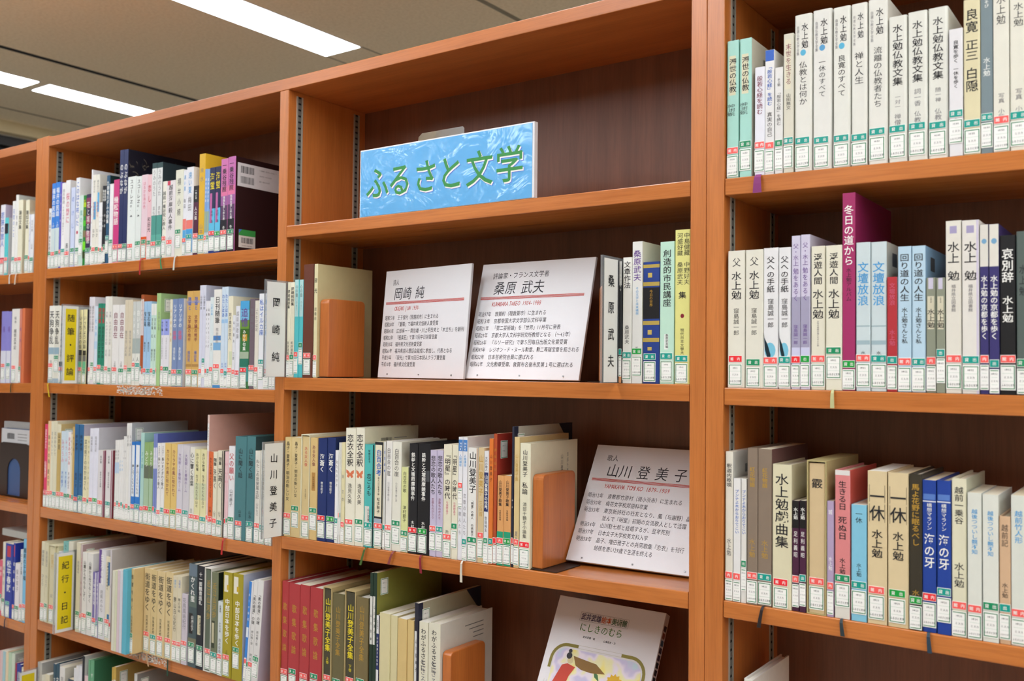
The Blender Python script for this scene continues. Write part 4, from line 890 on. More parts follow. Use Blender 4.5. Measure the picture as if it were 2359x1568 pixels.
  (-2.1353, 0.0131, 0.194, 0.004, 1.4025, '2a8a70', 'g', 0.0433, 'green', '随想集@.05-.25r!;歩行走行のすすめ@.28-.68k!', '*the green pair'),
  (-2.1216, 0.0148, 0.2105, 0.004, 1.4025, 'ecebe4', 'r', 0.043, 'tall cream', '文集@.17-.24g;ものがたりの記@.28-.55g;日記@.6-.68g', ''),
  (-2.1064, 0.0138, 0.21, 0.004, 1.4025, 'e6e4da', 'g', 0.04, 'tall cream', '文集@.17-.24g;ものがたりの記@.28-.55g;日記@.6-.68g', ''),
  (-2.0911, 0.0282, 0.1892, 0.004, 1.4026, 'e9e7e4', 'r', 0.041, 'white', '自由自在@.09-.42m!;上坂@.7-.78k', ''),
  (-2.0617, 0.0214, 0.1886, 0.004, 1.4026, 'e9e7e4', 'g', 0.0386, 'white', '自由自在@.09-.42m!;上坂@.7-.78k', '*the maroon titled white pair'),
  (-2.04, 0.0139, 0.1994, 0.004, 1.4026, 'd8cdb4', 'r', 0.0458, 'beige', '昔日今日こぼれ話@.36-.66g', ''),
  (-2.0258, 0.0178, 0.1994, 0.004, 1.4026, 'd8cdb4', 'g', 0.0406, 'beige', '昔日今日こぼれ話@.36-.66g', ''),
  (-2.0074, 0.012, 0.1946, 0.004, 1.4026, 'ccd0cc', 'r', 0.0524, 'grey picture covered', '白いまち@.1-.4w;人@.66-.72k', 'z:.44-.62#a9b4b0,z:.62-1#e6e6dc'),
  (-1.9951, 0.0184, 0.1945, 0.004, 1.4027, 'ccd0cc', 't', 0.0516, 'grey picture covered', '白いまち@.1-.4w;人@.66-.72k', 'z:.44-.62#a9b4b0,z:.62-1#e6e6dc'),
  (-1.9761, 0.0056, 0.2094, 0.004, 1.4027, 'b35c32', 't', 0.0442, 'tall rust and white', 'まつり@.15-.3k', 'z:.05-.45#e2dcda,*the tall rust pair'),
  (-1.9702, 0.0053, 0.2095, 0.004, 1.4027, 'b35c32', 'r', 0.0384, 'tall rust and white', 'まつり@.15-.3r', 'z:.05-.45#e2dcda'),
  (-1.9646, 0.012, 0.1932, 0.004, 1.4027, 'a5c9e8', 'r', 0.0393, 'light blue', '宝石箱@.12-.3k!;織田記文@.48-.6k', ''),
  (-1.9523, 0.0158, 0.1931, 0.004, 1.4027, 'a5c9e8', 't', 0.0386, 'light blue', '宝石箱@.12-.3k!;織田記文@.48-.6k', '*the light blue pair'),
  (-1.936, 0.0102, 0.1873, 0.004, 1.4027, 'c9e4d6', 'r', 0.0395, 'mint white topped', '宝石箱 紅@.17-.42k;織田記文@.55-.7k', 'z:0-.14#ecece6'),
  (-1.9255, 0.0098, 0.1869, 0.004, 1.4027, 'c9e4d6', 't', 0.0363, 'mint white topped', '宝石箱 紅@.17-.42k;織田記文@.55-.7k', 'z:0-.14#ecece6'),
  (-1.9154, 0.0035, 0.2104, 0.004, 1.4027, 'b9d79a', 'r', 0.0405, 'tall thin pale green', '若狭@.2-.3g', ''),
  (-1.9116, 0.0111, 0.2102, 0.004, 1.4028, 'a9cc8c/9fbf86', '-', 0, 'tall pale green', '若狭の山里@.2-.4g', '*the tall green pair,cl'),
  (-1.8971, 0.0095, 0.1507, 0.004, 1.4028, 'e6e4ea', 'r', 0.0446, 'white periwinkle topped', '竹下編@.03-.18k;ふるさとのあの日々@.27-.6g', 'z:.0-.24#9aa6ea'),
  (-1.8873, 0.0208, 0.1509, 0.004, 1.4028, 'e6e4ea', 'g', 0.0438, 'white periwinkle topped', '竹下編@.03-.18k;ふるさとのあの日々@.27-.6g', 'z:.0-.24#9aa6ea,*the periwinkle topped pair'),
  (-1.8656, 0.0088, 0.1942, 0.004, 1.4028, 'e8e2cc', 'g', 0.0364, 'cream', '花の里の物語@.1-.5o', ''),
  (-1.8565, 0.0188, 0.1951, 0.004, 1.4028, '7b8fb8', 'r', 0.0377, 'slate blue', 'リアリテの@.06-.33w!;座標@.36-.47n!;金田久璋@.55-.7w', ''),
  (-1.8366, 0.0189, 0.1955, 0.004, 1.4029, '7b8fb8/e4e6ea', 'g', 0.0375, 'slate blue', 'リアリテの@.06-.33w!;座標@.36-.47n!;金田久璋@.55-.7w', '*the slate blue pair,dep:50'),
  (-1.8046, 0.0207, 0.2106, 0.004, 1.4029, 'd9ae63', 'r', 0.0378, 'ochre', '随論と@.06-.2b!;文学論の地平@.25-.53m!;福田晃@.62-.74b', 'z:.1-.13@0-1#a8a0b4,z:.38-.4@0-1#c99a4e,z:.76-.79#b58a50'),
  (-1.7831, 0.0236, 0.2105, 0.004, 1.4029, 'd9ae63', 'g', 0.0371, 'ochre', '随論と@.06-.2b!;文学論の地平@.25-.53m!;福田晃@.62-.74b', 'z:.1-.13@0-1#a8a0b4,z:.38-.4@0-1#c99a4e,z:.76-.79#b58a50,*the ochre pair'),
  (-1.7593, 0.0104, 0.2215, 0.004, 1.4029, 'd8daea', 'r', 0.0397, 'tall lavender white', '山の暦千夜@.1-.24k', ''),
  (-1.7486, 0.0103, 0.2214, 0.004, 1.403, 'd8daea/b9bccc', 't', 0.0627, 'tall lavender white', '山の暦千夜@.1-.24k;日々草@.8-.86k', ''),
  (-1.738, 0.0069, 0.1869, 0.004, 1.403, 'e9e9ee', 'r', 0.0402, 'white', '段階500のことば@.08-.55k', ''),
  (-1.7309, 0.0079, 0.187, 0.004, 1.403, 'e9e9ee', 't', 0.0399, 'white', '段階500のことば@.08-.55k', ''),
  (-1.7227, 0.0117, 0.1941, 0.004, 1.403, 'dde9ea', 'r', 0.044, 'pale mint white', '七彩の森@.07-.2l;木下@.5-.6g', ''),
  (-1.7108, 0.0261, 0.2104, 0.004, 1.403, 'eae8e2', 'r', 0.0505, 'white wave printed', '日刊随筆@.07-.35k!;熊谷太郎@.39-.55g', 'z:.47-.52#4f86c4,z:.54-.62#7eb2dc,z:.97-1#4a90cc,*the wave printed book'),
  (-1.6841, 0.0109, 0.2146, 0.004, 1.403, 'cfe0ef', 'r', 0.0403, 'pale blue', 'わたしはあ@.07-.3b!;鈴木@.75-.8b', 'z:.32-.36#a0c8ec'),
  (-1.6729, 0.0101, 0.2149, 0.004, 1.403, 'cfe0ef/b4c8de', 't', 0.0356, 'pale blue', 'わたしはあ@.07-.3b!;鈴木@.75-.8b', 'z:.32-.36#a0c8ec,big'),
  (-1.6626, 0.015, 0.1944, 0.004, 1.4031, 'ece6cc', 'r', 0.0423, 'cream', '若き農耕の旅人@.18-.48k', 'z:.6-.75@.4-1#d4dcb8'),
  (-1.6471, 0.0093, 0.1538, 0.004, 1.4031, 'e4e6ea', 'r', 0.039, 'short white', '山川草木@.06-.4k;三郎@.5-.62k', ''),
  (-1.6376, 0.0138, 0.1728, 0.004, 1.4031, 'e8eaf2', 'R', 0.0375, 'white', '越前詩歌論@.06-.4g', ''),
  (-1.6226, 0.0293, 0.1829, 0.004, 1.4031, '3f7a44/2c4a34', 'R', 0.0431, 'landscape painted', '追憶@.08-.3p!;みやり句集@.33-.57w!', 'z:0-.1#4fa8dc,z:.1-.22#7cc2e4,z:.22-.32#6f9a3c,z:.32-.42#3f6a2a,z:.38-.46@.3-.8#d0a03a,z:.58-.66#a8b8a0,z:.66-.75#2f7a66,z:.75-.92#4c9a96,*the landscape painted book'),
  (-1.5928, 0.0162, 0.1863, 0.004, 1.4031, '75666f', 'r', 0.0484, 'textured mauve grey', '雪國抄@.1-.35g', ''),
  (-1.5759, 0.0119, 0.1821, 0.004, 1.4032, 'e9e4d6', 'r', 0.0445, 'cream', 'ふりむけば記@.08-.35k', ''),
  (-1.5633, 0.0162, 0.196, 0.004, 1.4032, 'eef0f4', 't', 0.0603, 'white', '私はイルカ座@.06-.44b!;竹中@.76-.86k', '*the white blue titled book'),
  (-1.5464, 0.0169, 0.1954, 0.004, 1.4032, 'e8eaf0', 'r', 0.0413, 'white', '私はイルカ座@.06-.44l!', ''),
  (-1.5288, 0.0086, 0.1813, 0.004, 1.4032, 'e9e9ec', '-', 0, 'white', '', 'gl'),
  (-1.5199, 0.0088, 0.181, 0.004, 1.4032, 'e9e9ec', '-', 0, 'white', '', 'gl'),
 ],
 'L3': [
  (-2.3806, 0.0141, 0.2094, 0.004, 1.088, 'e2426e', 'R', 0.042, 'hot pink', '恋愛ものがたり@.06-.3w!;山田登志子@.44-.65w!', '*the hot pink spine'),
  (-2.3658, 0.0147, 0.2178, 0.004, 1.088, 'efc79a', 'r', 0.0422, 'peach', 'あの日の海@.15-.5k;夏の空@.55-.75k', ''),
  (-2.3507, 0.0121, 0.218, 0.004, 1.088, 'e4e0c8', 'r', 0.0433, 'cream', '花のおもいで@.12-.4g', ''),
  (-2.3383, 0.017, 0.2185, 0.004, 1.0881, 'e2dcc0', 't', 0.0416, 'cream', '花のおもいで@.12-.4g', ''),
  (-2.3205, 0.0173, 0.2118, 0.004, 1.0881, 'cdb378/cdb57e', 'r', 0.0431, 'ochre', '山の道@.1-.3k', 'cl,z:0-.1#e6e0c4,z:.3-1#c8aa66'),
  (-2.3029, 0.0182, 0.1952, 0.004, 1.0881, 'cfdfe8', 'r', 0.0436, 'pale blue', 'みづうみ@.1-.4n;木村敏子@.5-.72b', ''),
  (-2.2844, 0.0131, 0.196, 0.004, 1.0881, 'cfdfe8', 'g', 0.0415, 'pale blue', 'みづうみ@.1-.4n;木村敏子@.5-.72b', '*the pale blue pair'),
  (-2.2709, 0.0126, 0.1943, 0.004, 1.0881, 'eeeaea', 'g', 0.0422, 'white', '光るみづうみ@.06-.42r!;木村記文@.5-.72k', ''),
  (-2.258, 0.0073, 0.1896, 0.004, 1.0881, 'e6dcc0', 'r', 0.0412, 'cream', '花の記@.05-.3g', ''),
  (-2.2503, 0.0087, 0.208, 0.004, 1.0881, 'cfae6a', 'g', 0.0409, 'ochre', '冬の花@.1-.3k', ''),
  (-2.2412, 0.0183, 0.2151, 0.004, 1.0882, '336a9a', 'R', 0.0373, 'steel blue', '折々散歩@.12-.3k!;前田一子@.55-.72k', ''),
  (-2.2208, 0.0192, 0.2155, 0.004, 1.0882, '336a9a/b8b4c4', 'g', 0.0414, 'steel blue', '折々散歩@.12-.3k!;前田一子@.55-.72k', '*the steel blue pair'),
  (-2.201, 0.0186, 0.1875, 0.004, 1.0882, 'e8e0b8', 'r', 0.0389, 'pale yellow', '菜切庖丁のおかあさん@.04-.7k', ''),
  (-2.182, 0.0074, 0.1884, 0.004, 1.0882, 'e8e0b8', 't', 0.0363, 'pale yellow', '菜切庖丁のおかあさん@.04-.7k', ''),
  (-2.1743, 0.0161, 0.2075, 0.004, 1.0882, 'e6e6f2', 'R', 0.0411, 'tall white', '越前風土記@.09-.27g', ''),
  (-2.1579, 0.0196, 0.2086, 0.004, 1.0883, 'e6e6f2/c9c9d0', 'G', 0.0417, 'tall white', '越前風土記@.09-.27g', '*the tall white pair'),
  (-2.137, 0.0242, 0.1573, 0.004, 1.0883, 'e0dcdc/a05a70', 'r', 0.0382, 'white maroon backed', '坂井集@.08-.2k;坂井みのる詩集@.32-.56k', 'edge:#9a5068,dep:20'),
  (-2.1053, 0.0267, 0.1591, 0.004, 1.0883, 'e0dcdc/8c3c48', 't', 0.0383, 'white maroon backed', '坂井集@.08-.2k;坂井みのる詩集@.32-.56k', 'edge:#9a5068,dep:34,*the white maroon backed pair'),
  (-2.0668, 0.0086, 0.1843, 0.004, 1.0884, 'e9e8e4', 'r', 0.0391, 'thin white', '詩の森@.12-.25g', 'z:.28-.42#bcd2ea'),
  (-2.0579, 0.0082, 0.1852, 0.004, 1.0884, 'e9e8e4', 't', 0.0434, 'thin white', '詩の森@.12-.25g', 'z:.28-.42#bcd2ea'),
  (-2.0493, 0.0085, 0.186, 0.004, 1.0884, 'eae9e6', 'r', 0.0397, 'thin white', 'ふる里@.24-.4l', ''),
  (-2.0405, 0.0072, 0.1871, 0.004, 1.0884, 'eae9e6', 't', 0.0422, 'thin white', 'ふる里@.24-.4l', ''),
  (-2.033, 0.005, 0.1951, 0.004, 1.0884, 'e6e5e2', 'r', 0.0383, 'thin white', '歌集@.14-.3g', ''),
  (-2.0277, 0.0059, 0.1953, 0.004, 1.0884, 'e6e5e2', 't', 0.0361, 'thin white', '歌集@.14-.3g', ''),
  (-2.0215, 0.0105, 0.2262, 0.004, 1.0884, 'e8e7e2', 'r', 0.0396, 'tall thin white', '里の詩@.12-.24g', ''),
  (-2.0107, 0.0086, 0.227, 0.004, 1.0884, 'e6e6e6/b0b4b8', 'g', 0.036, 'tall thin white', '里の詩@.12-.24g', 'cl,*the tall thin white pair'),
  (-2.0011, 0.015, 0.1841, 0.004, 1.0884, '2b78c8', 'r', 0.0407, 'bright blue', '夢と行くえないもの@.28-.65k!', 'z:.04-.68@.12-.88#e8eef2'),
  (-1.9858, 0.0197, 0.1852, 0.004, 1.0885, '2b78c8', 't', 0.0423, 'bright blue', '夢と行くえないもの@.28-.65k!', 'z:.04-.68@.12-.88#e8eef2,*the bright blue pair'),
  (-1.9652, 0.0135, 0.2068, 0.004, 1.0885, 'aed4cc/9cc6be', 'r', 0.0391, 'tall aqua green', 'さざ波@.2-.4t', 'big'),
  (-1.9514, 0.0199, 0.1859, 0.004, 1.0885, '8fb070', 'R', 0.0413, 'green photo covered', 'みどり@.1-.3w', 'z:.28-.44#66705e,z:.44-.8#a9c4a4,z:.8-1#b8c890'),
  (-1.9312, 0.0144, 0.187, 0.004, 1.0885, '8fb070', 'G', 0.0411, 'green photo covered', 'みどり@.1-.3w', 'z:.28-.44#66705e,z:.44-.8#a9c4a4,z:.8-1#b8c890,*the green photo pair'),
  (-1.9161, 0.007, 0.2065, 0.004, 1.0885, '7d8cc8', 'r', 0.0427, 'tall periwinkle', '夕暮れ@.2-.35w', 'z:.15-.38#dcdcec'),
  (-1.9088, 0.007, 0.2073, 0.004, 1.0885, '7d8cc8/5a68b0', 't', 0.0399, 'tall periwinkle', '夕暮れ@.2-.35w', 'big,z:.15-.38#dcdcec,*the tall periwinkle pair'),
  (-1.9012, 0.014, 0.1863, 0.004, 1.0886, 'ecebea', 'r', 0.0369, 'white', '大日本詩人@.03-.15k;長いまどぎわく歌人@.17-.55k!', ''),
  (-1.8872, 0.0136, 0.1871, 0.004, 1.0886, 'ecebea', 't', 0.0433, 'white', '大日本詩人@.03-.15k;長いまどぎわく歌人@.17-.55k!', ''),
  (-1.873, 0.0218, 0.1879, 0.004, 1.0886, 'e4c375', 'R', 0.0416, 'golden tan', 'カリラヤの風に吹かれて@.07-.62m!', ''),
  (-1.8502, 0.0209, 0.1881, 0.004, 1.0886, 'e4c375', 'G', 0.0425, 'golden tan', 'カリラヤの風に吹かれて@.07-.62m!', '*the golden tan pair'),
  (-1.8286, 0.021, 0.1873, 0.004, 1.0886, 'd6d2da', 'r', 0.0464, 'pale lilac', '大阪駅10番線ホーム@.1-.55p', ''),
  (-1.8064, 0.022, 0.1865, 0.004, 1.0887, 'd2ced4', 't', 0.0453, 'pale lilac', '大阪駅10番線ホーム@.1-.55p', '*the pale lilac pair'),
  (-1.7828, 0.0161, 0.1839, 0.004, 1.0887, 'e6e4da', 'r', 0.0389, 'white', '心に響く言葉@.06-.46k!;田中@.72-.78k', ''),
  (-1.7664, 0.02, 0.18, 0.004, 1.0887, 'e6e0ae', 'r', 0.0388, 'pale yellow', 'おけら牧場@.04-.26k!;生きものたちの日々@.3-.7k', 'z:.4-.6#d3d8b0'),
  (-1.7452, 0.0206, 0.1806, 0.004, 1.0887, 'e6e0ae', 't', 0.0367, 'pale yellow', 'おけら牧場@.04-.26k!;生きものたちの日々@.3-.7k', 'z:.4-.6#d3d8b0,*the pale yellow pair'),
  (-1.7239, 0.006, 0.2558, 0.004, 1.0887, 'ead0c8/d9aa9c', 'r', 0.0418, 'tall pink picture', '天女のはごろも@.1-.26k', 'big,z:.07-.3#ecebea,*the tall pink picture book'),
  (-1.7173, 0.0144, 0.1781, 0.004, 1.0888, 'df6d3c', 'R', 0.0395, 'orange', 'わたしの出会ったヒロインたち@.07-.55k!;小林@.65-.73k', '*the orange book'),
  (-1.702, 0.0131, 0.178, 0.004, 1.0888, 'e6e0c8', 'r', 0.0371, 'cream', '随筆@.07-.17k!;天高く@.2-.44k!;山下@.7-.78k', ''),
  (-1.6875, 0.0173, 0.1816, 0.004, 1.0888, 'e6e0c8/6a6a64', 't', 0.035, 'cream checker backed', '随筆@.07-.17k!;天高く@.2-.44k!;山下@.7-.78k', 'dep:16,edge:#1c1c1c'),
  (-1.6631, 0.0055, 0.1812, 0.004, 1.0888, 'eec8cc', 'R', 0.0402, 'pink', '花人形@.1-.4n', ''),
  (-1.6573, 0.0055, 0.1815, 0.004, 1.0888, 'eec8cc', 'g', 0.0417, 'pink', '花人形@.1-.4n', 'rib:c02828'),
  (-1.6512, 0.0196, 0.1933, 0.004, 1.0888, 'e9e9ec', 'g', 0.0457, 'white', '父の願い@.07-.38r!;山村勝子@.46-.65k', ''),
  (-1.6308, 0.0362, 0.2147, 0.004, 1.0889, '4f8288/2d4c50', 'r', 0.0397, 'teal cloth', '山に聞く話@.11-.4k!;山本@.7-.78k', ''),
  (-1.5935, 0.0261, 0.2165, 0.004, 1.0889, '4f8288/2f4a4e', 't', 0.0417, 'teal cloth', '山に聞く話@.11-.4k!;山本@.7-.78k', '*the teal cloth pair'),
  (-1.5665, 0.0162, 0.1882, 0.004, 1.0889, 'e6e4da', 'r', 0.0412, 'cream', 'わたしの若狭風土記@.09-.52k;山本久江@.56-.7g', ''),
  (-1.5498, 0.0157, 0.1895, 0.004, 1.089, 'e6e4da', 't', 0.0384, 'cream', 'わたしの若狭風土記@.09-.52k;山本久江@.56-.7g', ''),
  (-1.5325, 0.0097, 0.1887, 0.004, 1.089, 'dfddd6', '-', 0, 'cream', '', 'gl'),
  (-1.522, 0.0091, 0.1893, 0.004, 1.089, 'dfddd6', '-', 0, 'cream', '', 'gl'),
 ],
 'L4': [
  (-2.3678, 0.0184, 0.1977, -0.004, 0.8054, 'ddd6b8', 'r', 0.0446, 'cream', '風姿雑記@.1-.3g;ひとり@.4-.56g', ''),
  (-2.349, 0.0142, 0.1963, -0.004, 0.8054, 'd9d2b2', 'g', 0.0463, 'cream', '風姿雑記@.1-.3g;ひとり@.4-.56g', ''),
  (-2.3341, 0.0303, 0.1932, -0.004, 0.8054, 'd8d0ac', 'r', 0.0454, 'cream slipcased', '百里行@.1-.3o;記@.62-.67g', 'sl,*the slipcased cream book'),
  (-2.3034, 0.0161, 0.1948, -0.004, 0.8054, 'd6cea6', 't', 0.0471, 'cream', '百里行@.1-.3o', 'sl'),
  (-2.2866, 0.0191, 0.1825, -0.004, 0.8054, 'dadadc', '-', 0, 'white', '海の詩@.02-.12b', ''),
  (-2.2668, 0.0231, 0.2095, -0.004, 0.8054, '7fbcb4', '-', 0, 'mint', 'みち@.03-.1k', '*the mint book'),
  (-2.2434, 0.0197, 0.2117, -0.004, 0.8054, 'ddd9c6', '-', 0, 'cream', '', ''),
  (-2.2072, 0.018, 0.2134, -0.004, 0.8054, 'd8d2b8', 'g', 0.0497, 'cream', '越前道中@.2-.35g', ''),
  (-2.1885, 0.0078, 0.2108, -0.004, 0.8054, 'c6b4b4/a89090', 'r', 0.0453, 'lilac', 'てのひら@.15-.3r;記文集@.4-.6m', 'cl,big'),
  (-2.18, 0.0201, 0.1942, -0.004, 0.8054, 'e4e2de', 'r', 0.0485, 'white', '山麓から落ちるしずく@.1-.6k!', ''),
  (-2.1583, 0.0232, 0.194, -0.004, 0.8054, 'e2e0dc', 'g', 0.0555, 'white', '山麓から落ちるしずく@.1-.6k!', '*the white pair'),
  (-2.1348, 0.0157, 0.152, -0.004, 0.8054, '7468a8', 'R', 0.0443, 'purple', '少年の旅日記@.1-.5w', 'z:0-1@.6-1#cfcad8'),
  (-2.1187, 0.0081, 0.1541, -0.004, 0.8054, '8478b8', 't', 0.039, 'purple', '少年の旅日記@.1-.5w', 'z:0-1@.6-1#cfcad8,*the purple pair'),
  (-2.1099, 0.0271, 0.2089, -0.004, 0.8054, 'dedce0', 'g', 0.0501, 'white purple edged', '白河の関@.04-.4w;芭蕉のみち@.45-.7g', 'z:0-.38@0-.4#6c4c98'),
  (-2.0821, 0.0182, 0.195, -0.004, 0.8054, 'e4dcc4', 'r', 0.0502, 'cream blue striped', '日本の川の湖を歩く@.06-.4k!', 'z:.06-.34@.6-1#2f6a9a,z:.68-.76@.5-1#2a6a9a'),
  (-2.0636, 0.0057, 0.2125, -0.004, 0.8054, 'd2ccd0/c4bcb4', 'R', 0.0441, 'lilac grey', '旅@.3-.5g', 'big'),
  (-1.9976, 0.011, 0.1792, -0.039, 0.8054, 'dcdac8', '-', 0, 'thin white', '', 'ov,cl0,*the overhanging white booklet'),
  (-1.9863, 0.0082, 0.1809, -0.039, 0.8054, 'd6d8b8', '-', 0, 'thin green white', '', 'ov'),
  (-1.9777, 0.01, 0.1823, -0.039, 0.8054, 'd8c4cc', '-', 0, 'thin pink white', '', 'ov'),
  (-1.9674, 0.0099, 0.1844, -0.039, 0.8054, 'd6d6de', '-', 0, 'thin white', '', 'ov'),
  (-1.9569, 0.0163, 0.1868, -0.039, 0.8054, '5fb3c8', '-', 0, 'sky blue', '', 'ov,*the sky blue folder'),
  (-1.9406, 0.0096, 0.1889, -0.0285, 0.8054, 'd6bb84', 'g', 0.0459, 'tan paper wrapped', '街道をゆく@.05-.5k!;司馬遼太郎@.55-.75k', '*the protruding tan book,rib:c89a70'),
  (-1.9286, 0.0261, 0.1885, -0.004, 0.8054, 'dcc594', 'r', 0.0477, 'tan', '街道をゆく@.05-.5k!;司馬遼太郎@.55-.75k', 'rib:c8a078'),
  (-1.9025, 0.0223, 0.188, -0.004, 0.8054, 'd9c28e', 't', 0.0445, 'tan', '街道をゆく@.05-.5k!;司馬遼太郎@.55-.75k', ''),
  (-1.8792, 0.0283, 0.1877, -0.004, 0.8054, 'dcc594', 'r', 0.0461, 'tan', '街道をゆく@.05-.5k!;司馬遼太郎@.55-.75k', ''),
  (-1.8488, 0.0263, 0.1898, -0.004, 0.8054, 'dcc594', 'r', 0.0465, 'tan', '街道をゆく@.05-.5k!;司馬遼太郎@.55-.75k', 'rib:284838'),
  (-1.8219, 0.0159, 0.1849, -0.004, 0.8054, 'd8cdb0', 'r', 0.045, 'cream', '福井の@.04-.14l;勝山白山紀行@.24-.65k', ''),
  (-1.8057, 0.0145, 0.1862, -0.004, 0.8054, 'dcd2b6', 'r', 0.0451, 'cream', '北陸の@.04-.14b;旅の手帖@.25-.42k', 'bc'),
  (-1.79, 0.0198, 0.1506, -0.004, 0.8054, 'cfc6d0', 'r', 0.0505, 'short lilac', '花鳥風詠紀行@.05-.5g', '*the short lilac book'),
  (-1.7664, 0.0283, 0.2188, -0.004, 0.8054, '4a5a5e/2a3034', 'g', 0.0517, 'dark grey painted', 'かくれ里@.12-.37w!;白洲正子@.5-.65w', 'z:0-.12#6a7a88,z:.3-.42#5e6e66,z:.48-.68@.1-.55#231c1e,z:.72-.8#7a7860,*the dark grey painted book'),
  (-1.7366, 0.0218, 0.218, -0.004, 0.8054, '23262e', 'g', 0.0494, 'navy black', '十一面観音巡礼@.06-.38w!;白洲正子@.5-.66k', 'z:.48-.67@.1-.6#d8d0b0'),
  (-1.7128, 0.0232, 0.2169, -0.004, 0.8054, '5f6a5a', 'r', 0.0471, 'slipcased olive', '近江山河抄@.1-.5o', 'sl:e0ded4,*the slipcased olive book'),
  (-1.6888, 0.0209, 0.2107, -0.004, 0.8054, '747a60/141f1c', 't', 0.0441, 'olive film wrapped', '近江山河抄@.1-.45o', 'z:.48-.75@.1-.6#3a4030,z:.5-.7@.15-.5#c8c0a0'),
  (-1.6671, 0.0162, 0.1529, -0.004, 0.8054, 'd3dcdc', 'r', 0.044, 'short pale blue', '良寛詩@.05-.15k;かの川旅@.28-.42k;高木俊雄@.5-.7g', '*the short pale blue book'),
  (-1.6503, 0.0287, 0.2166, -0.004, 0.8054, 'a89a28', 'r', 0.0464, 'olive yellow', '中部日本を歩く@.25-.68w!;立松@.74-.79k', 'z:.03-.19@.1-.55#e8e4d2,z:.12-.17@.4-.65#c8a828'),
  (-1.62, 0.0319, 0.2171, -0.004, 0.8054, 'a89a28/c9ccd4', 'g', 0.0669, 'olive yellow', '中部日本を歩く@.25-.68w!;立松@.74-.79k', 'z:.03-.19@.1-.55#e8e4d2,z:.12-.17@.4-.65#c8a828,bc,*the olive yellow pair'),
  (-1.5833, 0.0075, 0.2069, -0.004, 0.8054, '3c86d8', 'r', 0.0489, 'leaning blue', 'おくの細道@.1-.4w', 'lean:4.2,z:.45-.55#e6eef4,z:.62-.75#3c86d8,z:.75-1#e6e8ec'),
  (-1.5755, 0.005, 0.2079, -0.004, 0.8054, 'e2e2e4', 'g', 0.0441, 'leaning white', '', 'lean:4.2'),
  (-1.5702, 0.0124, 0.2111, -0.004, 0.8054, 'e4e2e0', 'r', 0.0449, 'leaning white', '「奥の細道」の謎@.12-.42k!;読み解く旅@.48-.62k;村松@.7-.78k', 'lean:4.2'),
  (-1.5573, 0.0173, 0.2133, -0.004, 0.8054, 'e2e0de/b9aebc', 'g', 0.0588, 'leaning white', '「奥の細道」の謎@.12-.42k!;読み解く旅@.48-.62k;村松@.7-.78k', 'lean:4.2,*the leaning white book'),
 ],
 'L5': [
  (-2.3867, 0.0093, 0.1926, 0.004, 0.505, 'b8b8b4', '-', 0, 'tall grey', '山の旅@.1-.3g', 'big,*the tall grey pair'),
  (-2.3759, 0.0094, 0.1929, 0.004, 0.505, 'c4c2bc/b0b0ac', '-', 0, 'tall grey', '', 'big'),
  (-2.3659, 0.0082, 0.1638, 0.004, 0.505, 'dcdad0', '-', 0, 'short white', '', ''),
  (-2.3574, 0.0088, 0.1654, 0.004, 0.505, 'd8d6c8', '-', 0, 'short cream', '', ''),
  (-2.3483, 0.0192, 0.1696, 0.004, 0.505, 'e0d8c0', '-', 0, 'short cream', '', 'z:.2-1@.2-.8#c8b070'),
  (-2.3128, 0.0118, 0.2017, 0.004, 0.505, '35556a', '-', 0, 'dark teal', 'さらば@.15-.4w!', ''),
  (-2.3004, 0.015, 0.2037, 0.004, 0.505, '2f5266/e4e4e0', '-', 0, 'dark teal', '古戦場@.15-.4w!', '*the dark teal pair'),
  (-2.2834, 0.0232, 0.2001, 0.004, 0.505, 'e4e2de/d8d4c4', '-', 0, 'white', '旅路@.1-.3g', ''),
  (-2.2444, 0.0228, 0.1786, 0.004, 0.505, '384858', '-', 0, 'dark photo', '', ''),
  (-2.2202, 0.0099, 0.2081, 0.004, 0.505, 'e2e2e6', '-', 0, 'white', '', ''),
  (-2.2098, 0.0107, 0.2163, 0.004, 0.505, 'e6e6ea', '-', 0, 'white', '', ''),
  (-2.1985, 0.0128, 0.218, 0.004, 0.505, 'e6e6ec', '-', 0, 'white', '', 'z:.3-1@.1-.6#6a90d0,*the white blue printed book'),
  (-2.1843, 0.0103, 0.2444, 0.004, 0.505, '191d28/d0d0cc', '-', 0, 'tall black', '', 'cl,big,*the tall black book'),
  (-2.1735, 0.0149, 0.1993, 0.004, 0.505, 'e4c8cc', '-', 0, 'short pink', '', '*the short pink book'),
  (-2.1581, 0.0082, 0.2399, 0.004, 0.505, '6aa882', '-', 0, 'tall green', '', ''),
  (-2.1493, 0.0141, 0.2412, 0.004, 0.505, '6aa882/3f7a5a', '-', 0, 'tall green', 'ザ街道@.1-.4w', 'big,*the tall green pair'),
  (-2.0599, 0.007, 0.2398, 0.004, 0.505, 'caa84e', '-', 0, 'ochre', '風土@.1-.3k', 'z:.12-1#dcdcd8'),
  (-2.0524, 0.0093, 0.243, 0.004, 0.505, 'caa84e/b79a58', '-', 0, 'ochre', '風土@.1-.3k', 'cl,z:.12-1#dcdcd8,big,*the ochre pair'),
  (-1.9707, 0.0112, 0.2428, 0.004, 0.505, 'd2d2ce/8a8a86', '-', 0, 'grey white', '', 'cl,big,*the grey white book'),
 ],
 'C2': [
  (-1.4774, 0.0083, 0.19, 0.0038, 1.4286, 'eee8d0', 'r', 0.0439, 'cream', '岡崎純詩集@.08-.28k!;新詩選集@.62-.77k', ''),
  (-1.4691, 0.0118, 0.1898, 0.0044, 1.4286, 'eee8d0', 'g', 0.0449, 'cream', '岡崎純詩集@.05-.25k!;新詩選集@.62-.77k', '*the cream poetry pair'),
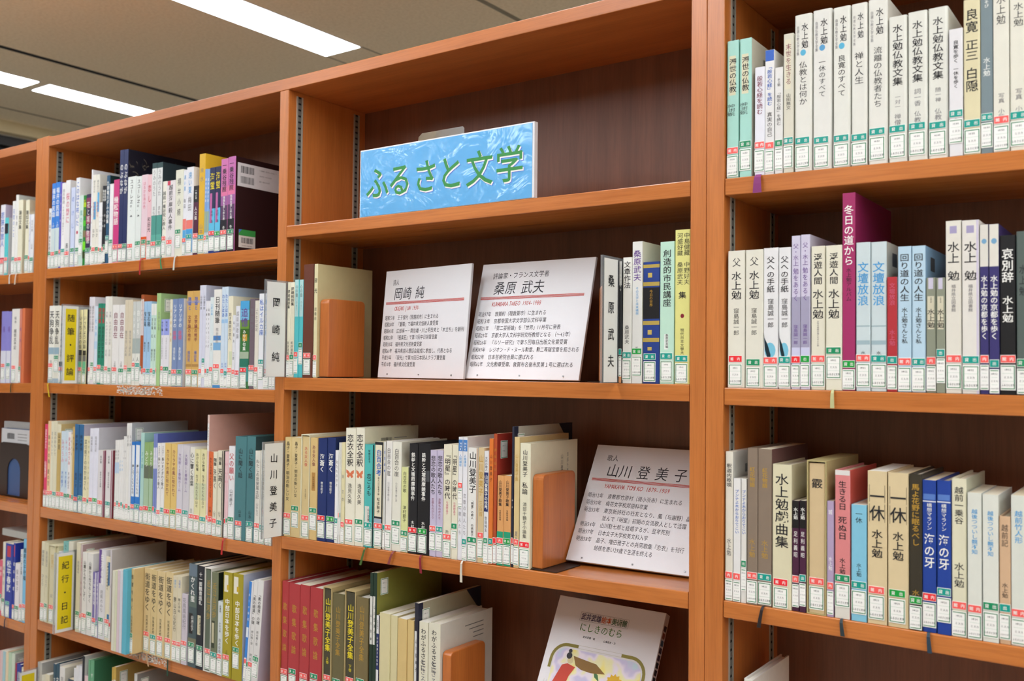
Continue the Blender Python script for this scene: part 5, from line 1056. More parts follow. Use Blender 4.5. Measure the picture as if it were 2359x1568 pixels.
  (-1.4553, 0.0112, 0.1942, 0.0032, 1.4287, '58c4cc', 'r', 0.05, 'turquoise', '心の音@.05-.18k;ハーモニー@.22-.32k', 'z:0-.38#b4dcdc'),
  (-1.4441, 0.0109, 0.1939, 0.0052, 1.4287, '58c4cc', 'g', 0.0682, 'turquoise', '心の音@.05-.18k;ハーモニー@.22-.32k', 'z:0-.38#b4dcdc,*the turquoise pair'),
  (-1.4324, 0.0286, 0.2233, 0.0052, 1.4287, '6a3a2c/5a3026', 'r', 0.0479, 'brown', '', '*the brown book'),
  (-1.4008, 0.0096, 0.2224, 0.0038, 1.4288, 'e2d9ae/cfc292', 'r', 0.0438, 'tall cream', '寂光@.1-.28k!;岡崎純@.38-.5k', 'big,*the big cream book'),
  (-0.7211, 0.0054, 0.1879, 0.0032, 1.43, '2c2e30/2c2e30', 't', 0.0521, 'black photo', 'ものがたり@.1-.25w', 'z:0-.2#c8c8c4,z:.85-1#e0a070'),
  (-0.7147, 0.0158, 0.1931, 0.0032, 1.43, 'ecebe4', 't', 0.0472, 'white', '文章作法@.03-.25k!;桑原武夫@.54-.69k', ''),
  (-0.6981, 0.0171, 0.2163, 0.0032, 1.43, 'e6e6e2/dcd8c0', 'G', 0.0529, 'tall white', '桑原武夫@.06-.28p!;その文学と未来構想@.32-.52l;杉@.74-.76k', '*the tall white book'),
  (-0.681, 0.0285, 0.184, 0.0052, 1.4301, '24408c', 't', 0.0447, 'blue leather gilt', '今日の世界@.23-.37o', 'z:.02-.05#b8a050,z:.165-.2#b8a050,z:.21-.47#17171c,z:.485-.52#b8a050,z:.625-.66#b8a050,z:.09-.13@.3-.55#c8b060,z:.56-.6@.3-.55#c8b060,z:.7-.73@.3-.55#c8b060,*the blue leather book'),
  (-0.6515, 0.0232, 0.2128, 0.0044, 1.4301, 'c2e6d2/b0d4c0', 't', 0.0458, 'tall mint green', '創造的市民講座@.055-.46k!;桑原武夫編@.65-.75k', 'z:.65-.76@.3-.6#e8f0ea,*the tall mint book'),
  (-0.6268, 0.0247, 0.2287, 0.0032, 1.4302, 'e4e08c/d0cc80', 't', 0.0418, 'tall pale yellow', '中島健藏 中野好夫@.02-.36k,x.28;河盛好藏 桑原武夫@.02-.36k,x-.16;集@.4-.45k!;現代日本文學大@.64-.81k', 'f:.56#8a2030s,*the pale yellow book'),
 ],
 'C3': [
  (-1.4774, 0.0196, 0.1959, 0.0038, 1.1135, 'dcc58c', 'r', 0.0459, 'tan', '晶子・登美子・明治の新しい女@.04-.64k!', ''),
  (-1.4577, 0.0259, 0.1961, 0.0044, 1.1139, 'dcc690', 'g', 0.0613, 'tan', '晶子・登美子・明治の新しい女@.04-.6k!', '*the tan pair'),
  (-1.431, 0.0249, 0.2027, 0.0044, 1.1144, 'dcc692', 'r', 0.0446, 'slipcased cream', 'ある女人像@.1-.3r;近代の夜明け@.52-.62k', 'sl:e6e0c2,*the slipcased cream book'),
  (-1.4043, 0.0208, 0.1972, 0.0038, 1.1148, 'dbbd80', 'g', 0.0613, 'tan', 'ある女人像@.07-.28m;近代の夜明け@.38-.5k', 'z:.34-.52@.25-.75#b88a4c'),
  (-1.3818, 0.0242, 0.1971, 0.0032, 1.1152, '22346c', 'R', 0.0487, 'navy cloth', '海蒼く@.15-.33w!;轡谷総子@.42-.54w', ''),
  (-1.3575, 0.0214, 0.1987, 0.0044, 1.1156, '22346c/1e2c58', 'G', 0.0484, 'navy cloth', '海蒼く@.15-.33w!;轡谷総子@.42-.54w', '*the navy cloth pair,dep:10'),
  (-1.3348, 0.0089, 0.1757, 0.0038, 1.1157, 'eeeeec', 't', 0.0469, 'thin white', '女たちの日々@.1-.4k', ''),
  (-1.3246, 0.0028, 0.1908, 0.0032, 1.1158, 'e4e4e0', 'r', 0.0581, 'thin white', '', ''),
  (-1.3218, 0.0028, 0.1909, 0.0044, 1.1159, 'e8e6dc', 'g', 0.0582, 'thin cream', '', ''),
  (-1.3183, 0.0092, 0.1914, 0.0044, 1.116, 'e4dcb0', 'r', 0.0411, 'cream', '新 恋衣@.3-.6g', ''),
  (-1.3078, 0.0258, 0.2186, 0.0038, 1.1165, 'ece8d4', 'r', 0.0476, 'tall cream butterfly', '恋衣全釈@.05-.33k!;逸見久美@.47-.65k', 'bf'),
  (-1.281, 0.022, 0.2194, 0.0038, 1.1169, 'ece8d4/e2dcc0', 'g', 0.0497, 'tall cream butterfly', '恋衣全釈@.05-.33k!;逸見久美@.47-.65k', 'bf,bc2,big,*the butterfly pair'),
  (-1.2586, 0.025, 0.1896, 0.0044, 1.1173, '54bcb8/4aa89c', 't', 0.0455, 'turquoise', '尾崎左永子@.05-.18k;恋ごろも@.28-.5k!;山川登美子@.62-.78k', 'z:.6-.8@.1-.55#dcdcd4,edge:#1e3a3a,*the turquoise book,rib:4a6a30'),
  (-1.2325, 0.0216, 0.1955, 0.0044, 1.1177, 'e8e0c4', 'r', 0.0463, 'cream dark framed', '白百合考@.07-.32b!;歌人山川登美子論@.33-.5k;松本聡子@.52-.67k', 'edge:#22262c,z:0-.03#22262c,z:.7-.72#22262c,z:.72-.98#a8b4c4'),
  (-1.2103, 0.0053, 0.1966, 0.0044, 1.1178, 'd8d8d4', 't', 0.0448, 'thin white', '白百合考@.07-.3b!', ''),
  (-1.2032, 0.0145, 0.1979, 0.0032, 1.1181, 'e9e7e2', 'r', 0.0459, 'white', '白百合の崖@.06-.32k;山川登美子歌と恋@.37-.55g', ''),
  (-1.1887, 0.0217, 0.197, 0.0044, 1.1185, 'e6e4d6/dcd8c4', 'g', 0.0548, 'cream', '白百合の崖@.06-.32k;山川登美子歌と恋@.37-.55g', '*the white lily pair,rib:8c4040'),
  (-1.1667, 0.0166, 0.1524, 0.0052, 1.1187, 'dde0a0/e6e4da', 'g', 0.0386, 'short lime', '白百合の歌@.05-.3k;津村節子@.45-.65k', '*the short lime book'),
  (-1.1476, 0.0201, 0.1955, 0.0038, 1.1191, '232327', 'R', 0.046, 'black', '鉄幹と文壇照魔鏡事件@.08-.52w!;木村@.7-.77w', ''),
  (-1.1266, 0.0278, 0.1961, 0.0038, 1.1196, '1f1f23/1a1a1e', 'G', 0.0458, 'black', '鉄幹と文壇照魔鏡事件@.08-.52w!;木村@.7-.77w', 'z:.24-.34@.7-1#4a4c50,rib:8a2030,*the black pair'),
  (-1.0978, 0.0142, 0.1857, 0.0038, 1.1199, 'c8bfd8', 'r', 0.0529, 'lavender', '悲恋の歌人たち@.05-.42k!;恋歌ものがたり@.45-.65m', ''),
  (-1.0837, 0.0146, 0.1862, 0.0052, 1.1201, 'c8bfd8', 't', 0.0528, 'lavender', '悲恋の歌人たち@.05-.42k!;恋歌ものがたり@.45-.65m', '*the lavender pair'),
  (-1.0678, 0.0182, 0.1968, 0.0044, 1.1205, 'e8e3cc', 'r', 0.0414, 'cream', '『明星』の時代@.06-.48k!;与謝野晶子@.5-.62n;赤@.75-.79k', ''),
  (-1.048, 0.0129, 0.197, 0.0032, 1.1207, 'e8e3cc', 'g', 0.0614, 'cream', '『明星』の時代@.06-.48k!;与謝野晶子@.5-.62n;赤@.75-.79k', ''),
  (-1.0351, 0.0096, 0.2107, 0.0044, 1.1209, 'e9e9ee', 'r', 0.1321, 'white blue topped', 'NHK@.04-.11w!;人間講座@.14-.24l;恋歌の歌人たち@.45-.8g', 'z:.02-.115#4a84c8'),
  (-1.0243, 0.0099, 0.2107, 0.0032, 1.1211, 'e9e9ee/dcd6d4', 't', 0.037, 'white blue topped', 'NHK@.04-.11w!;人間講座@.14-.24l;恋歌の歌人たち@.45-.8g', 'z:.02-.115#4a84c8,*the blue topped pair,rib:d8d0c0'),
  (-1.0144, 0.0222, 0.193, 0.0044, 1.1214, 'ecebe6/cbb9a8', 'g', 0.0412, 'white tan edged', '山川登美子@.03-.4k!;「明星」の歌人@.45-.63k!;竹西寛子@.67-.78k', 'edge:#c8ac94,*the white tan edged book'),
  (-0.9916, 0.0124, 0.1941, 0.0044, 1.1217, 'd9c298', 'r', 0.0508, 'tan', '山川登美子@.06-.42o!;三百首@.46-.6o', ''),
  (-0.9785, 0.0091, 0.1891, 0.0038, 1.1218, 'e6e6e8', 'g', 0.043, 'white navy banded', '夭折の歌人@.05-.18k;山川登美子の世界@.21-.52w!;安田純生@.58-.72k', 'z:.19-.54#2a3468'),
  (-0.9693, 0.0088, 0.2101, 0.0052, 1.122, 'df7a34', 't', 0.0425, 'orange', '山川登美子@.12-.35k', '*the orange book'),
  (-0.9597, 0.0069, 0.2186, 0.0052, 1.1221, 'b5502c/a8382c', 'R', 0.0445, 'tall red brown', '評伝山川@.1-.3o', 'cl,big,*the tall red brown book'),
  (-0.9513, 0.0134, 0.149, 0.0044, 1.1224, 'e0a468', 'r', 0.0456, 'short peach', '山川登美子歌集@.05-.34k!;今野寿美編@.38-.5k', 'z:.62-1#2aa078'),
  (-0.9379, 0.0147, 0.1497, 0.0052, 1.1226, 'e0a468', 'G', 0.0457, 'short peach', '山川登美子歌集@.05-.34k!;今野寿美編@.38-.5k', 'z:.62-1#2aa078,*the short peach pair'),
  (-0.9224, 0.0046, 0.2316, 0.0052, 1.1227, '2a2e40/b8b4a4', 'r', 0.0479, 'tall navy edged', '山川@.5-.6w', 'cl,big,nc,*the tall navy edged book'),
  (-0.9163, 0.0104, 0.2146, 0.0038, 1.1229, 'dcc490/d8c08c', 'r', 0.0467, 'tan', '山川登美子集@.13-.34o;夏木@.72-.8g', 'big'),
  (-0.9051, 0.0213, 0.2047, 0.0038, 1.1234, 'e8e4ca/e0dabc', 'R', 0.0436, 'cream', '山川登美子@.05-.27k!;私論@.31-.41k!;清部千鶴子小論集@.47-.76k', 'side2,*the cream book'),
 ],
 'C4': [
  (-1.4791, 0.0195, 0.2362, 0.0044, 0.788, 'b23c40', 'r', 0.0643, 'red', '歌集歌論@.15-.6o', 'zt'),
  (-1.459, 0.0326, 0.235, 0.0044, 0.788, 'b23c40', 'g', 0.069, 'red', '歌集歌論@.15-.6o', ''),
  (-1.4245, 0.0267, 0.2374, 0.0032, 0.788, 'b23c40', 'r', 0.0668, 'red', '歌集歌論@.15-.6o', ''),
  (-1.3972, 0.0341, 0.2359, 0.0032, 0.788, 'b23c40', 'g', 0.0717, 'red', '歌集歌論@.15-.6o', '*the red set'),
  (-1.3607, 0.0231, 0.242, 0.0032, 0.788, '4a4636', 'r', 0.0756, 'slipcased olive black', '山川登美子全集@.07-.5y!;上巻@.54-.6y', 'sl:bda878,*the upper slipcase'),
  (-1.3376, 0.0315, 0.2333, 0.0052, 0.788, '6c6444', 'g', 0.073, 'olive cloth', '山川登美子全集@.1-.5o', ''),
  (-1.3041, 0.0284, 0.2436, 0.0044, 0.788, '4a4636', 'r', 0.0816, 'slipcased olive black', '山川登美子全集@.09-.52y!;下巻@.56-.62y', 'sl:bda878,*the lower slipcase'),
  (-1.2756, 0.0316, 0.2352, 0.0052, 0.788, '7a6c48', 'g', 0.0852, 'olive cloth', '山川登美子全集@.06-.5o', ''),
  (-1.2394, 0.0072, 0.284, 0.0044, 0.788, '22382c', '-', 0, 'tall thin green', '山川登美子@.25-.5k', 'z:.15-.46@0-1#dcdcd4'),
  (-1.2311, 0.0094, 0.2852, 0.0038, 0.788, '22382c/8a8a40', '-', 0, 'tall thin green', '山川登美子@.2-.4k', 'cl,big,z:.15-.46@0-.6#dcdcd4,*the tall green pair'),
  (-1.2217, 0.0066, 0.2093, 0.0038, 0.788, '2a3468', '-', 0, 'white and navy', '夭折の歌人@.04-.12k;山川登美子の世界@.18-.44w', 'z:0-.16#e6e6e8,z:.47-.6#e6e6e8,dx'),
  (-1.2132, 0.0256, 0.2157, 0.0032, 0.788, 'd9cfa2', '-', 0, 'cream ruled', '', ''),
  (-1.1876, 0.0165, 0.2146, 0.0052, 0.788, 'd9cfa2', '-', 0, 'cream ruled', '', '*the cream ruled pair'),
  (-1.1693, 0.0215, 0.2125, 0.0038, 0.788, 'd9bd80', '-', 0, 'tan ruled', '', ''),
  (-1.1478, 0.016, 0.2122, 0.0052, 0.788, 'd9bd80', '-', 0, 'tan ruled', '', '*the tan ruled pair'),
  (-1.13, 0.0093, 0.2449, 0.0044, 0.788, '2a2a38/b0aa90', '-', 0, 'tall navy edged', '山川登美子@.25-.5k', 'cl,big,nc,z:.2-.7@0-.6#dcdcd8,*the tall navy edged book'),
  (-1.1185, 0.0204, 0.2147, 0.0038, 0.788, 'e2dec8', '-', 0, 'cream', 'わがふるさとに@.05-.4k!;生きる@.3-.5g', ''),
  (-1.0978, 0.027, 0.216, 0.0044, 0.788, 'e0dcc8/d8d4c8', '-', 0, 'cream', 'わがふるさとに@.05-.4k!;生きる@.3-.5g', 'big,side3,*the cream pair'),
 ],
 'R1': [
  (-0.5463, 0.0174, 0.1997, 0.0052, 1.7276, 'a9dccf', 'r', 0.044, 'aqua', '濁世の仏教@.13-.38k!;中村元@.46-.55k;水上勉@.46-.55k,x-.28', 'z:.11-.4@.15-.75#ddd9b8'),
  (-0.5271, 0.0178, 0.1993, 0.0044, 1.7273, 'a9dccf/cfc9b4', 'g', 0.0512, 'aqua', '濁世の仏教@.13-.38k!;中村元@.46-.55k;水上勉@.46-.55k,x-.28', 'z:.11-.4@.15-.75#ddd9b8,bc,*the aqua pair'),
  (-0.5044, 0.0149, 0.1542, 0.0038, 1.727, 'e9e9f2', 'r', 0.0473, 'short white', '般若心経を読む@.08-.44m!', 'rib:8c3a78'),
  (-0.4892, 0.0132, 0.1764, 0.0044, 1.7268, 'eae9e8', 'r', 0.0452, 'white blue cornered', '「般若心経」を読む@.12-.45b!;真実の自己@.5-.7k', 'z:0-.09#2f62c0,*the blue cornered book'),
  (-0.4746, 0.0113, 0.1492, 0.0032, 1.7265, 'e6e5e2', 'g', 0.0467, 'short white', '水上勉@.1-.18k;「般若心経」を読む@.22-.55k', ''),
  (-0.4621, 0.0138, 0.1944, 0.0032, 1.7263, 'dcd8c6', 't', 0.0485, 'beige', '末世を生きる@.07-.37m;山田無文@.43-.55k', 'z:.04-.4@.12-.75#e4dec4,*the beige book'),
  (-0.447, 0.0242, 0.2178, 0.0038, 1.7261, 'e6e5dc', 't', 0.0465, 'white rounded', '水上勉@.055-.22k!,x.1;仏教とは何か@.3-.58k;自選仏教文学全集@.07-.26g,x-.3,s.16', 'f:.245#58b4d8'),
  (-0.4218, 0.0258, 0.2196, 0.0044, 1.7257, 'e6e5de', 't', 0.0444, 'white rounded', '水上勉@.055-.22k!,x.1;一休のすべて@.31-.55k;自選仏教文学全集@.07-.26g,x-.3,s.16', 'f:.24#58a0d0'),
  (-0.394, 0.0231, 0.218, 0.0038, 1.7253, 'e6e6dd', 't', 0.0435, 'white rounded', '水上勉@.055-.22k!,x.1;良寛のすべて@.3-.56k;自選仏教文学全集@.07-.26g,x-.3,s.16', 'f:.245#58b4d8'),
  (-0.3697, 0.0206, 0.2178, 0.0032, 1.725, 'e6e5dc', 't', 0.0419, 'white rounded', '水上勉@.055-.22k!,x.1;禅と人生@.3-.5k;自選仏教文学全集@.07-.26g,x-.3,s.16', ''),
  (-0.3481, 0.025, 0.2197, 0.0044, 1.7246, 'e6e5dc/e0ded2', 't', 0.0472, 'white rounded', '水上勉@.055-.22k!,x.1;流離の仏教者たち@.29-.66k;自選仏教文学全集@.07-.26g,x-.3,s.16', '*the five white rounded volumes'),
  (-0.3219, 0.0228, 0.1914, 0.0038, 1.7242, 'e4e4da', 't', 0.0474, 'white rounded', '水上勉仏教文集@.055-.48k!;一対一@.54-.64g;禅僧@.67-.75g', ''),
  (-0.2981, 0.0237, 0.1931, 0.0044, 1.7239, 'e4e4da', 't', 0.048, 'white rounded', '水上勉仏教文集@.06-.48k!;詞一香@.52-.64g;仏教@.67-.75g', ''),
  (-0.2736, 0.0237, 0.1937, 0.0052, 1.7235, 'e4e4da/dcdace', 't', 0.0464, 'white rounded', '水上勉仏教文集@.06-.48k!;随一禅@.53-.63g;仏教@.67-.75g', ''),
  (-0.2486, 0.0164, 0.1614, 0.0032, 1.7232, 'e6e4e6', 't', 0.0579, 'short white', '良寛を歩く@.09-.27k!;一休を歩く@.3-.47k!;水上勉@.7-.78k', '*the short white book'),
  (-0.2315, 0.019, 0.1957, 0.0032, 1.7229, 'e2d8b0', 't', 0.0432, 'tall cream', '良寛@.06-.22k!;正三@.26-.4k!;白隠@.44-.6k!', '*the tall cream book'),
  (-0.2121, 0.0136, 0.1997, 0.0044, 1.7226, '7c8c92', 't', 0.049, 'slate grey', 'あそび@.02-.09w!;水上勉@.4-.52w', '*the slate grey book'),
  (-0.1978, 0.0175, 0.2013, 0.0032, 1.7224, 'e6e3d4', 'r', 0.0436, 'tall cream', '水上勉@.03-.22k;写真 小熊@.64-.8g', ''),
  (-0.1798, 0.0195, 0.1996, 0.0044, 1.7221, 'e6e3d4', 't', 0.047, 'tall cream', '水上勉@.09-.24k;写真 小熊@.62-.8g', ''),
 ],
 'R2': [
  (-0.5436, 0.0255, 0.1956, 0.0044, 1.4267, 'e8e5d6', 'R', 0.0451, 'cream', '父@.05-.12k;水上勉@.15-.36k!;窪島誠一郎@.42-.62k', ''),
  (-0.5169, 0.0258, 0.1954, 0.0032, 1.4266, 'e6e3d4', 'g', 0.0404, 'cream', '父@.05-.12k;水上勉@.15-.36k!;窪島誠一郎@.42-.62k', '*the cream pair'),
  (-0.4911, 0.0214, 0.1967, 0.0044, 1.4264, 'e9e9ea', 'r', 0.0433, 'white feather printed', '父への手紙@.06-.32k!;窪島誠一郎@.36-.57k', 'fe'),
  (-0.469, 0.0169, 0.1962, 0.0044, 1.4263, 'e9e9ea', 't', 0.0443, 'white feather printed', '父への手紙@.06-.32k!;窪島誠一郎@.36-.57k', 'fe,*the feather pair'),
  (-0.4511, 0.0127, 0.2113, 0.0044, 1.4262, 'd4cfe4', 'R', 0.045, 'lavender', '父・水上@.05-.2p;勉をあるく@.21-.43p;窪島誠一郎@.58-.71p', 'z:.4-.73#a8a4be,z:.73-.8#cfd0ec'),
  (-0.438, 0.0129, 0.212, 0.0038, 1.4262, 'd4cfe4/c6c4d2', 'G', 0.0457, 'lavender', '父・水上@.05-.2p;勉をあるく@.21-.43p;窪島誠一郎@.58-.71p', 'z:.4-.73#a8a4be,z:.73-.8#cfd0ec,bc,*the lavender pair'),
  (-0.4241, 0.0192, 0.1953, 0.0052, 1.4261, 'e8e4d0', 'r', 0.0462, 'cream', '浮遊人間@.05-.27k!;水上勉@.3-.51k!;女性の視線が描くモザイク画@.52-.7g', ''),
  (-0.4034, 0.0216, 0.1948, 0.0032, 1.426, 'e8e4d0', 'g', 0.0573, 'cream', '浮遊人間@.05-.27k!;水上勉@.3-.51k!;村上@.77-.84k', 'rib:c4c490'),
  (-0.3816, 0.0168, 0.264, 0.0044, 1.4259, 'a83068/8c2454', 'G', 0.0394, 'tall crimson', '冬日の道から@.06-.37w!;水上勉アルバム@.38-.55k', '*the tall crimson album'),
  (-0.3637, 0.0184, 0.1964, 0.0038, 1.4258, 'cfdde0', 'r', 0.0475, 'pale blue', '文壇放浪@.13-.43l!;水@.73-.76k', 'z:.56-.57#9cb4bc,z:.66-.69#a4bcc4'),
  (-0.3449, 0.0198, 0.196, 0.0052, 1.4257, 'cfdde0/bdb9ac', 't', 0.047, 'pale blue', '文壇放浪@.13-.43l!;水@.73-.76k', 'z:.56-.57#9cb4bc,z:.66-.69#a4bcc4,ph'),
  (-0.3242, 0.0126, 0.149, 0.0044, 1.4256, 'b8343c/e0e0e0', 't', 0.0452, 'short red', '文壇放浪@.05-.25n;水上勉@.46-.6n', '*the short red book'),
  (-0.3105, 0.0162, 0.1878, 0.0038, 1.4256, 'bcd8ea', 'r', 0.0433, 'light blue', '回り道の人生@.05-.38k!;水上勉さんと私@.42-.67k!', ''),
  (-0.2938, 0.0165, 0.1876, 0.0044, 1.4255, 'bcd8ea/8ab0d0', 't', 0.0431, 'light blue', '回り道の人生@.05-.38k!;水上勉さんと私@.42-.67k!', '*the light blue pair,ph'),
  (-0.2766, 0.0115, 0.1461, 0.0052, 1.4254, '8f9482', 'r', 0.0447, 'short olive grey', '大衆の家@.17-.22k;水上勉@.27-.44k!', 'z:0-.1@.2-.75#cdc8dc,z:.16-.45@.1-.85#d8d2b8'),
  (-0.2643, 0.0102, 0.1455, 0.0038, 1.4253, '8f9482', 't', 0.0546, 'short olive grey', '大衆の家@.17-.22k;水上勉@.27-.44k!', 'z:0-.1@.2-.75#cdc8dc,z:.16-.45@.1-.85#d8d2b8,*the olive grey pair'),
  (-0.2532, 0.0181, 0.2166, 0.0044, 1.4253, 'e6e2d6', 'r', 0.0475, 'tall white', '水上@.12-.25k!;勉@.29-.35k!;福井県立図書館@.37-.53g', 'z:.03-.075@.25-.72#a8a0c4'),
  (-0.2341, 0.0193, 0.2157, 0.0032, 1.4252, 'e6e2da', 't', 0.0463, 'tall white', '水上@.12-.25k!;勉@.29-.35k!;福井県立図書館@.37-.53g', 'z:.03-.075@.25-.72#a8a0c4,edge:#d4cce0,*the tall white pair'),
  (-0.2142, 0.01, 0.2093, 0.0044, 1.4251, '3c3770', 'r', 0.0473, 'indigo white topped', '水上勉の京都を歩く@.3-.68w!', 'z:0-.25#e2ded4,f:.1#78a8cc'),
  (-0.2035, 0.011, 0.2089, 0.0032, 1.425, '3c3770', 't', 0.0419, 'indigo white topped', '水上勉の京都を歩く@.3-.68w!', 'z:0-.25#e2ded4,f:.1#78a8cc,*the indigo pair'),
  (-0.1919, 0.0171, 0.1943, 0.0052, 1.425, '1c1d20', 'r', 0.0475, 'black', '哀別辞@.08-.3w!;水上勉@.38-.55w!', '*the black book'),
  (-0.1737, 0.0141, 0.198, 0.0038, 1.4249, '5a6662', 'g', 0.043, 'grey green', '水上勉@.2-.4k', ''),
 ],
 'R3': [
  (-0.5463, 0.0112, 0.2112, 0.0044, 1.1241, 'e6e2d4/dcdad0', 'r', 0.0407, 'white', '釈迦内柩唄@.08-.24k!;水上勉@.58-.7k', 'bc'),
  (-0.5343, 0.0108, 0.1739, 0.0044, 1.1241, 'e9e8e6', 'r', 0.0401, 'short white', 'ブンナよ木からおりてこい@.09-.45b!', ''),
  (-0.5226, 0.0079, 0.1741, 0.0044, 1.1241, 'e6e4de', 'g', 0.0592, 'short white', 'ブンナよ木からおりてこい@.09-.45b!', '*the short white pair'),
  (-0.5134, 0.0149, 0.2181, 0.0032, 1.1241, '8d7c6c', 'r', 0.0445, 'taupe', '紅花物語@.12-.25o!;水上勉@.58-.7o', ''),
  (-0.4985, 0.0201, 0.2177, 0.0052, 1.1241, '8d7c6c/6c4c48', 't', 0.0442, 'taupe', '紅花物語@.12-.25o!;水上勉@.58-.7o', '*the taupe pair,rib:2a2020,big'),
  (-0.4772, 0.0272, 0.198, 0.0038, 1.1241, 'e0d9b8/d4caa8', 'R', 0.0408, 'thick cream', '水上勉戯曲集@.06-.58k!', '*the thick cream book'),
  (-0.4495, 0.0095, 0.1496, 0.0052, 1.1241, '4c2440', 'r', 0.0476, 'maroon black topped', '水上勉@.06-.17w!;足利義昭@.27-.52w', 'z:0-.25#1c1a1c'),
  (-0.439, 0.009, 0.1507, 0.0038, 1.1241, '4c2440', 't', 0.0504, 'maroon black topped', '水上勉@.06-.17w!;足利義昭@.27-.52w', 'z:0-.25#1c1a1c,*the maroon pair'),
  (-0.4289, 0.0267, 0.2063, 0.0032, 1.1241, 'd9c096', 'r', 0.0485, 'slipcased', '霰@.1-.17k!;水上@.76-.8k', 'sl:b8aa78,*the slipcased book'),
  (-0.4015, 0.0089, 0.1536, 0.0032, 1.1241, 'b6a2c2', 'r', 0.0454, 'short mauve', '城@.07-.12w;水上勉@.48-.6w', '*the short mauve book'),
  (-0.3911, 0.02, 0.1959, 0.0032, 1.1241, 'e0898a/c8564c', 'g', 0.0576, 'salmon', '生きる日@.07-.27k!;死ぬ日@.31-.47k!;水上勉@.59-.7k!', 'z:0-.035#e4e0dc,z:.83-1#e2ded4,rib:2c3a40,*the salmon book'),
  (-0.3696, 0.0196, 0.152, 0.0032, 1.1241, '86c8e2/7ab8d0', 't', 0.0516, 'light blue', '一休@.05-.16k;水上勉@.5-.62k', '*the light blue book'),
  (-0.3489, 0.0242, 0.1977, 0.0038, 1.1241, 'e0cca2', 'r', 0.0482, 'tan', '一休@.11-.33k!;水上勉@.38-.57k!', 'bx'),
  (-0.3236, 0.0257, 0.1973, 0.0038, 1.1241, 'e0cca2', 'G', 0.0475, 'tan', '一休@.11-.33k!;水上勉@.38-.57k!', 'bx,*the tan pair'),
  (-0.297, 0.0151, 0.1971, 0.0032, 1.1241, '3a352a', 'G', 0.0422, 'charcoal', '馬よ花野に眠るべし@.06-.46o!;水@.74-.78o', '*the charcoal book'),
  (-0.2817, 0.0165, 0.1906, 0.0052, 1.1241, '23459c', 'R', 0.0483, 'royal blue', '構想マラソン@.15-.33w;海の牙@.35-.58w!', 'z:.09-.13@.05-.95#5a80c8,z:.135-.145#e0e4ec,rib:2c4050'),
  (-0.2643, 0.0164, 0.1914, 0.0038, 1.1241, '23459c', 't', 0.0573, 'royal blue', '構想マラソン@.15-.33w;海の牙@.35-.58w!', 'z:.09-.13@.05-.95#5a80c8,z:.135-.145#e0e4ec,*the royal blue pair'),
  (-0.2473, 0.0171, 0.1953, 0.0044, 1.1241, 'e4e0c4/c8ccb4', 'r', 0.0431, 'cream', '越前一乗谷@.05-.29k!;水上勉@.53-.69k!', '*the cream ruled book'),
  (-0.229, 0.016, 0.1792, 0.0032, 1.1241, 'e0e2d8', 'r', 0.0419, 'pale white', '越後つついし親不知@.11-.42l!', ''),
  (-0.2121, 0.0176, 0.1785, 0.0032, 1.1241, 'e2e4da', 'g', 0.0476, 'pale white', '越後つついし親不知@.11-.42l!', '*the pale white pair'),
  (-0.1941, 0.0126, 0.1534, 0.0044, 1.1241, 'd9b592', 't', 0.0477, 'short tan', '越前記@.06-.24k;水上勉@.52-.64k', '*the short tan book'),
  (-0.1811, 0.0164, 0.1799, 0.0052, 1.1241, 'dfe2d8', 'r', 0.0437, 'pale white', '越前竹人形@.1-.32l!', ''),
 ],
 'A1': [
  (-2.6336, 0.0232, 0.1915, 0.004, 1.6882, 'e8e6ec/c4b8d0', 'r', 0.0424, 'white red footed', '若狭の旅人@.1-.6b!', 'z:.75-1#c83850'),
  (-2.6097, 0.0184, 0.1548, 0.004, 1.6882, '5cc8cc/dcdee0', 'r', 0.0471, 'turquoise white backed', 'みずうみ@.1-.3k', 'z:.1-.28#32323c,*the turquoise book,dep:44'),
  (-2.5708, 0.0162, 0.1962, 0.004, 1.688, 'ecebe6', 't', 0.0459, 'white', '花筐のこと@.1-.5b', 'rib:d8d8d0'),
  (-2.5543, 0.0131, 0.2115, 0.004, 1.688, 'ecebe6/c8d0ce', 'r', 0.0432, 'tall white', '花筐@.25-.4g', 'cl'),
  (-2.5405, 0.0219, 0.1963, 0.004, 1.6879, 'ebe6cc', 'r', 0.044, 'cream', '蓮如文集@.14-.4k!', '*the cream pair,rib:d8ccb8,dep:38'),
  (-2.5032, 0.0182, 0.1933, 0.004, 1.6878, 'ebe6cc', 'g', 0.0468, 'cream', '蓮如文集@.14-.4k!', ''),
  (-2.4843, 0.0065, 0.1542, 0.004, 1.6878, 'e2e4f0', 'r', 0.0442, 'white lavender', '日々の暦@.1-.5g', ''),
  (-2.477, 0.0176, 0.1536, 0.004, 1.6877, 'e9eaee', 'g', 0.0396, 'white', '日々の暦@.1-.3g;山田@.5-.6g', ''),
 ],
 'A2': [
  (-2.6136, 0.0285, 0.1922, 0.004, 1.3979, '8e88d0', 'r', 0.0514, 'lavender', '椿@.1-.4p', 'z:.55-1#dcdce8'),
  (-2.5844, 0.023, 0.1909, 0.004, 1.3984, '8e88d0', 't', 0.053, 'lavender', '椿@.1-.4p', 'z:.55-1#dcdce8,*the lavender pair'),
  (-2.5599, 0.0394, 0.1958, 0.004, 1.3993, 'e8e4de', 'r', 0.0455, 'white', '坂本@.1-.2k;越前太平記@.27-.55k!', 'rib:2a3a20,*the white book'),
  (-2.5191, 0.0108, 0.1944, 0.004, 1.3995, 'd88a78', 'g', 0.0428, 'salmon', '越前@.2-.5p', ''),
  (-2.5069, 0.015, 0.1959, 0.004, 1.3999, 'dd7a50/2a3c40', '-', 0, 'salmon dark covered', '', 'big,*the salmon book,or'),
 ],
 'A4': [
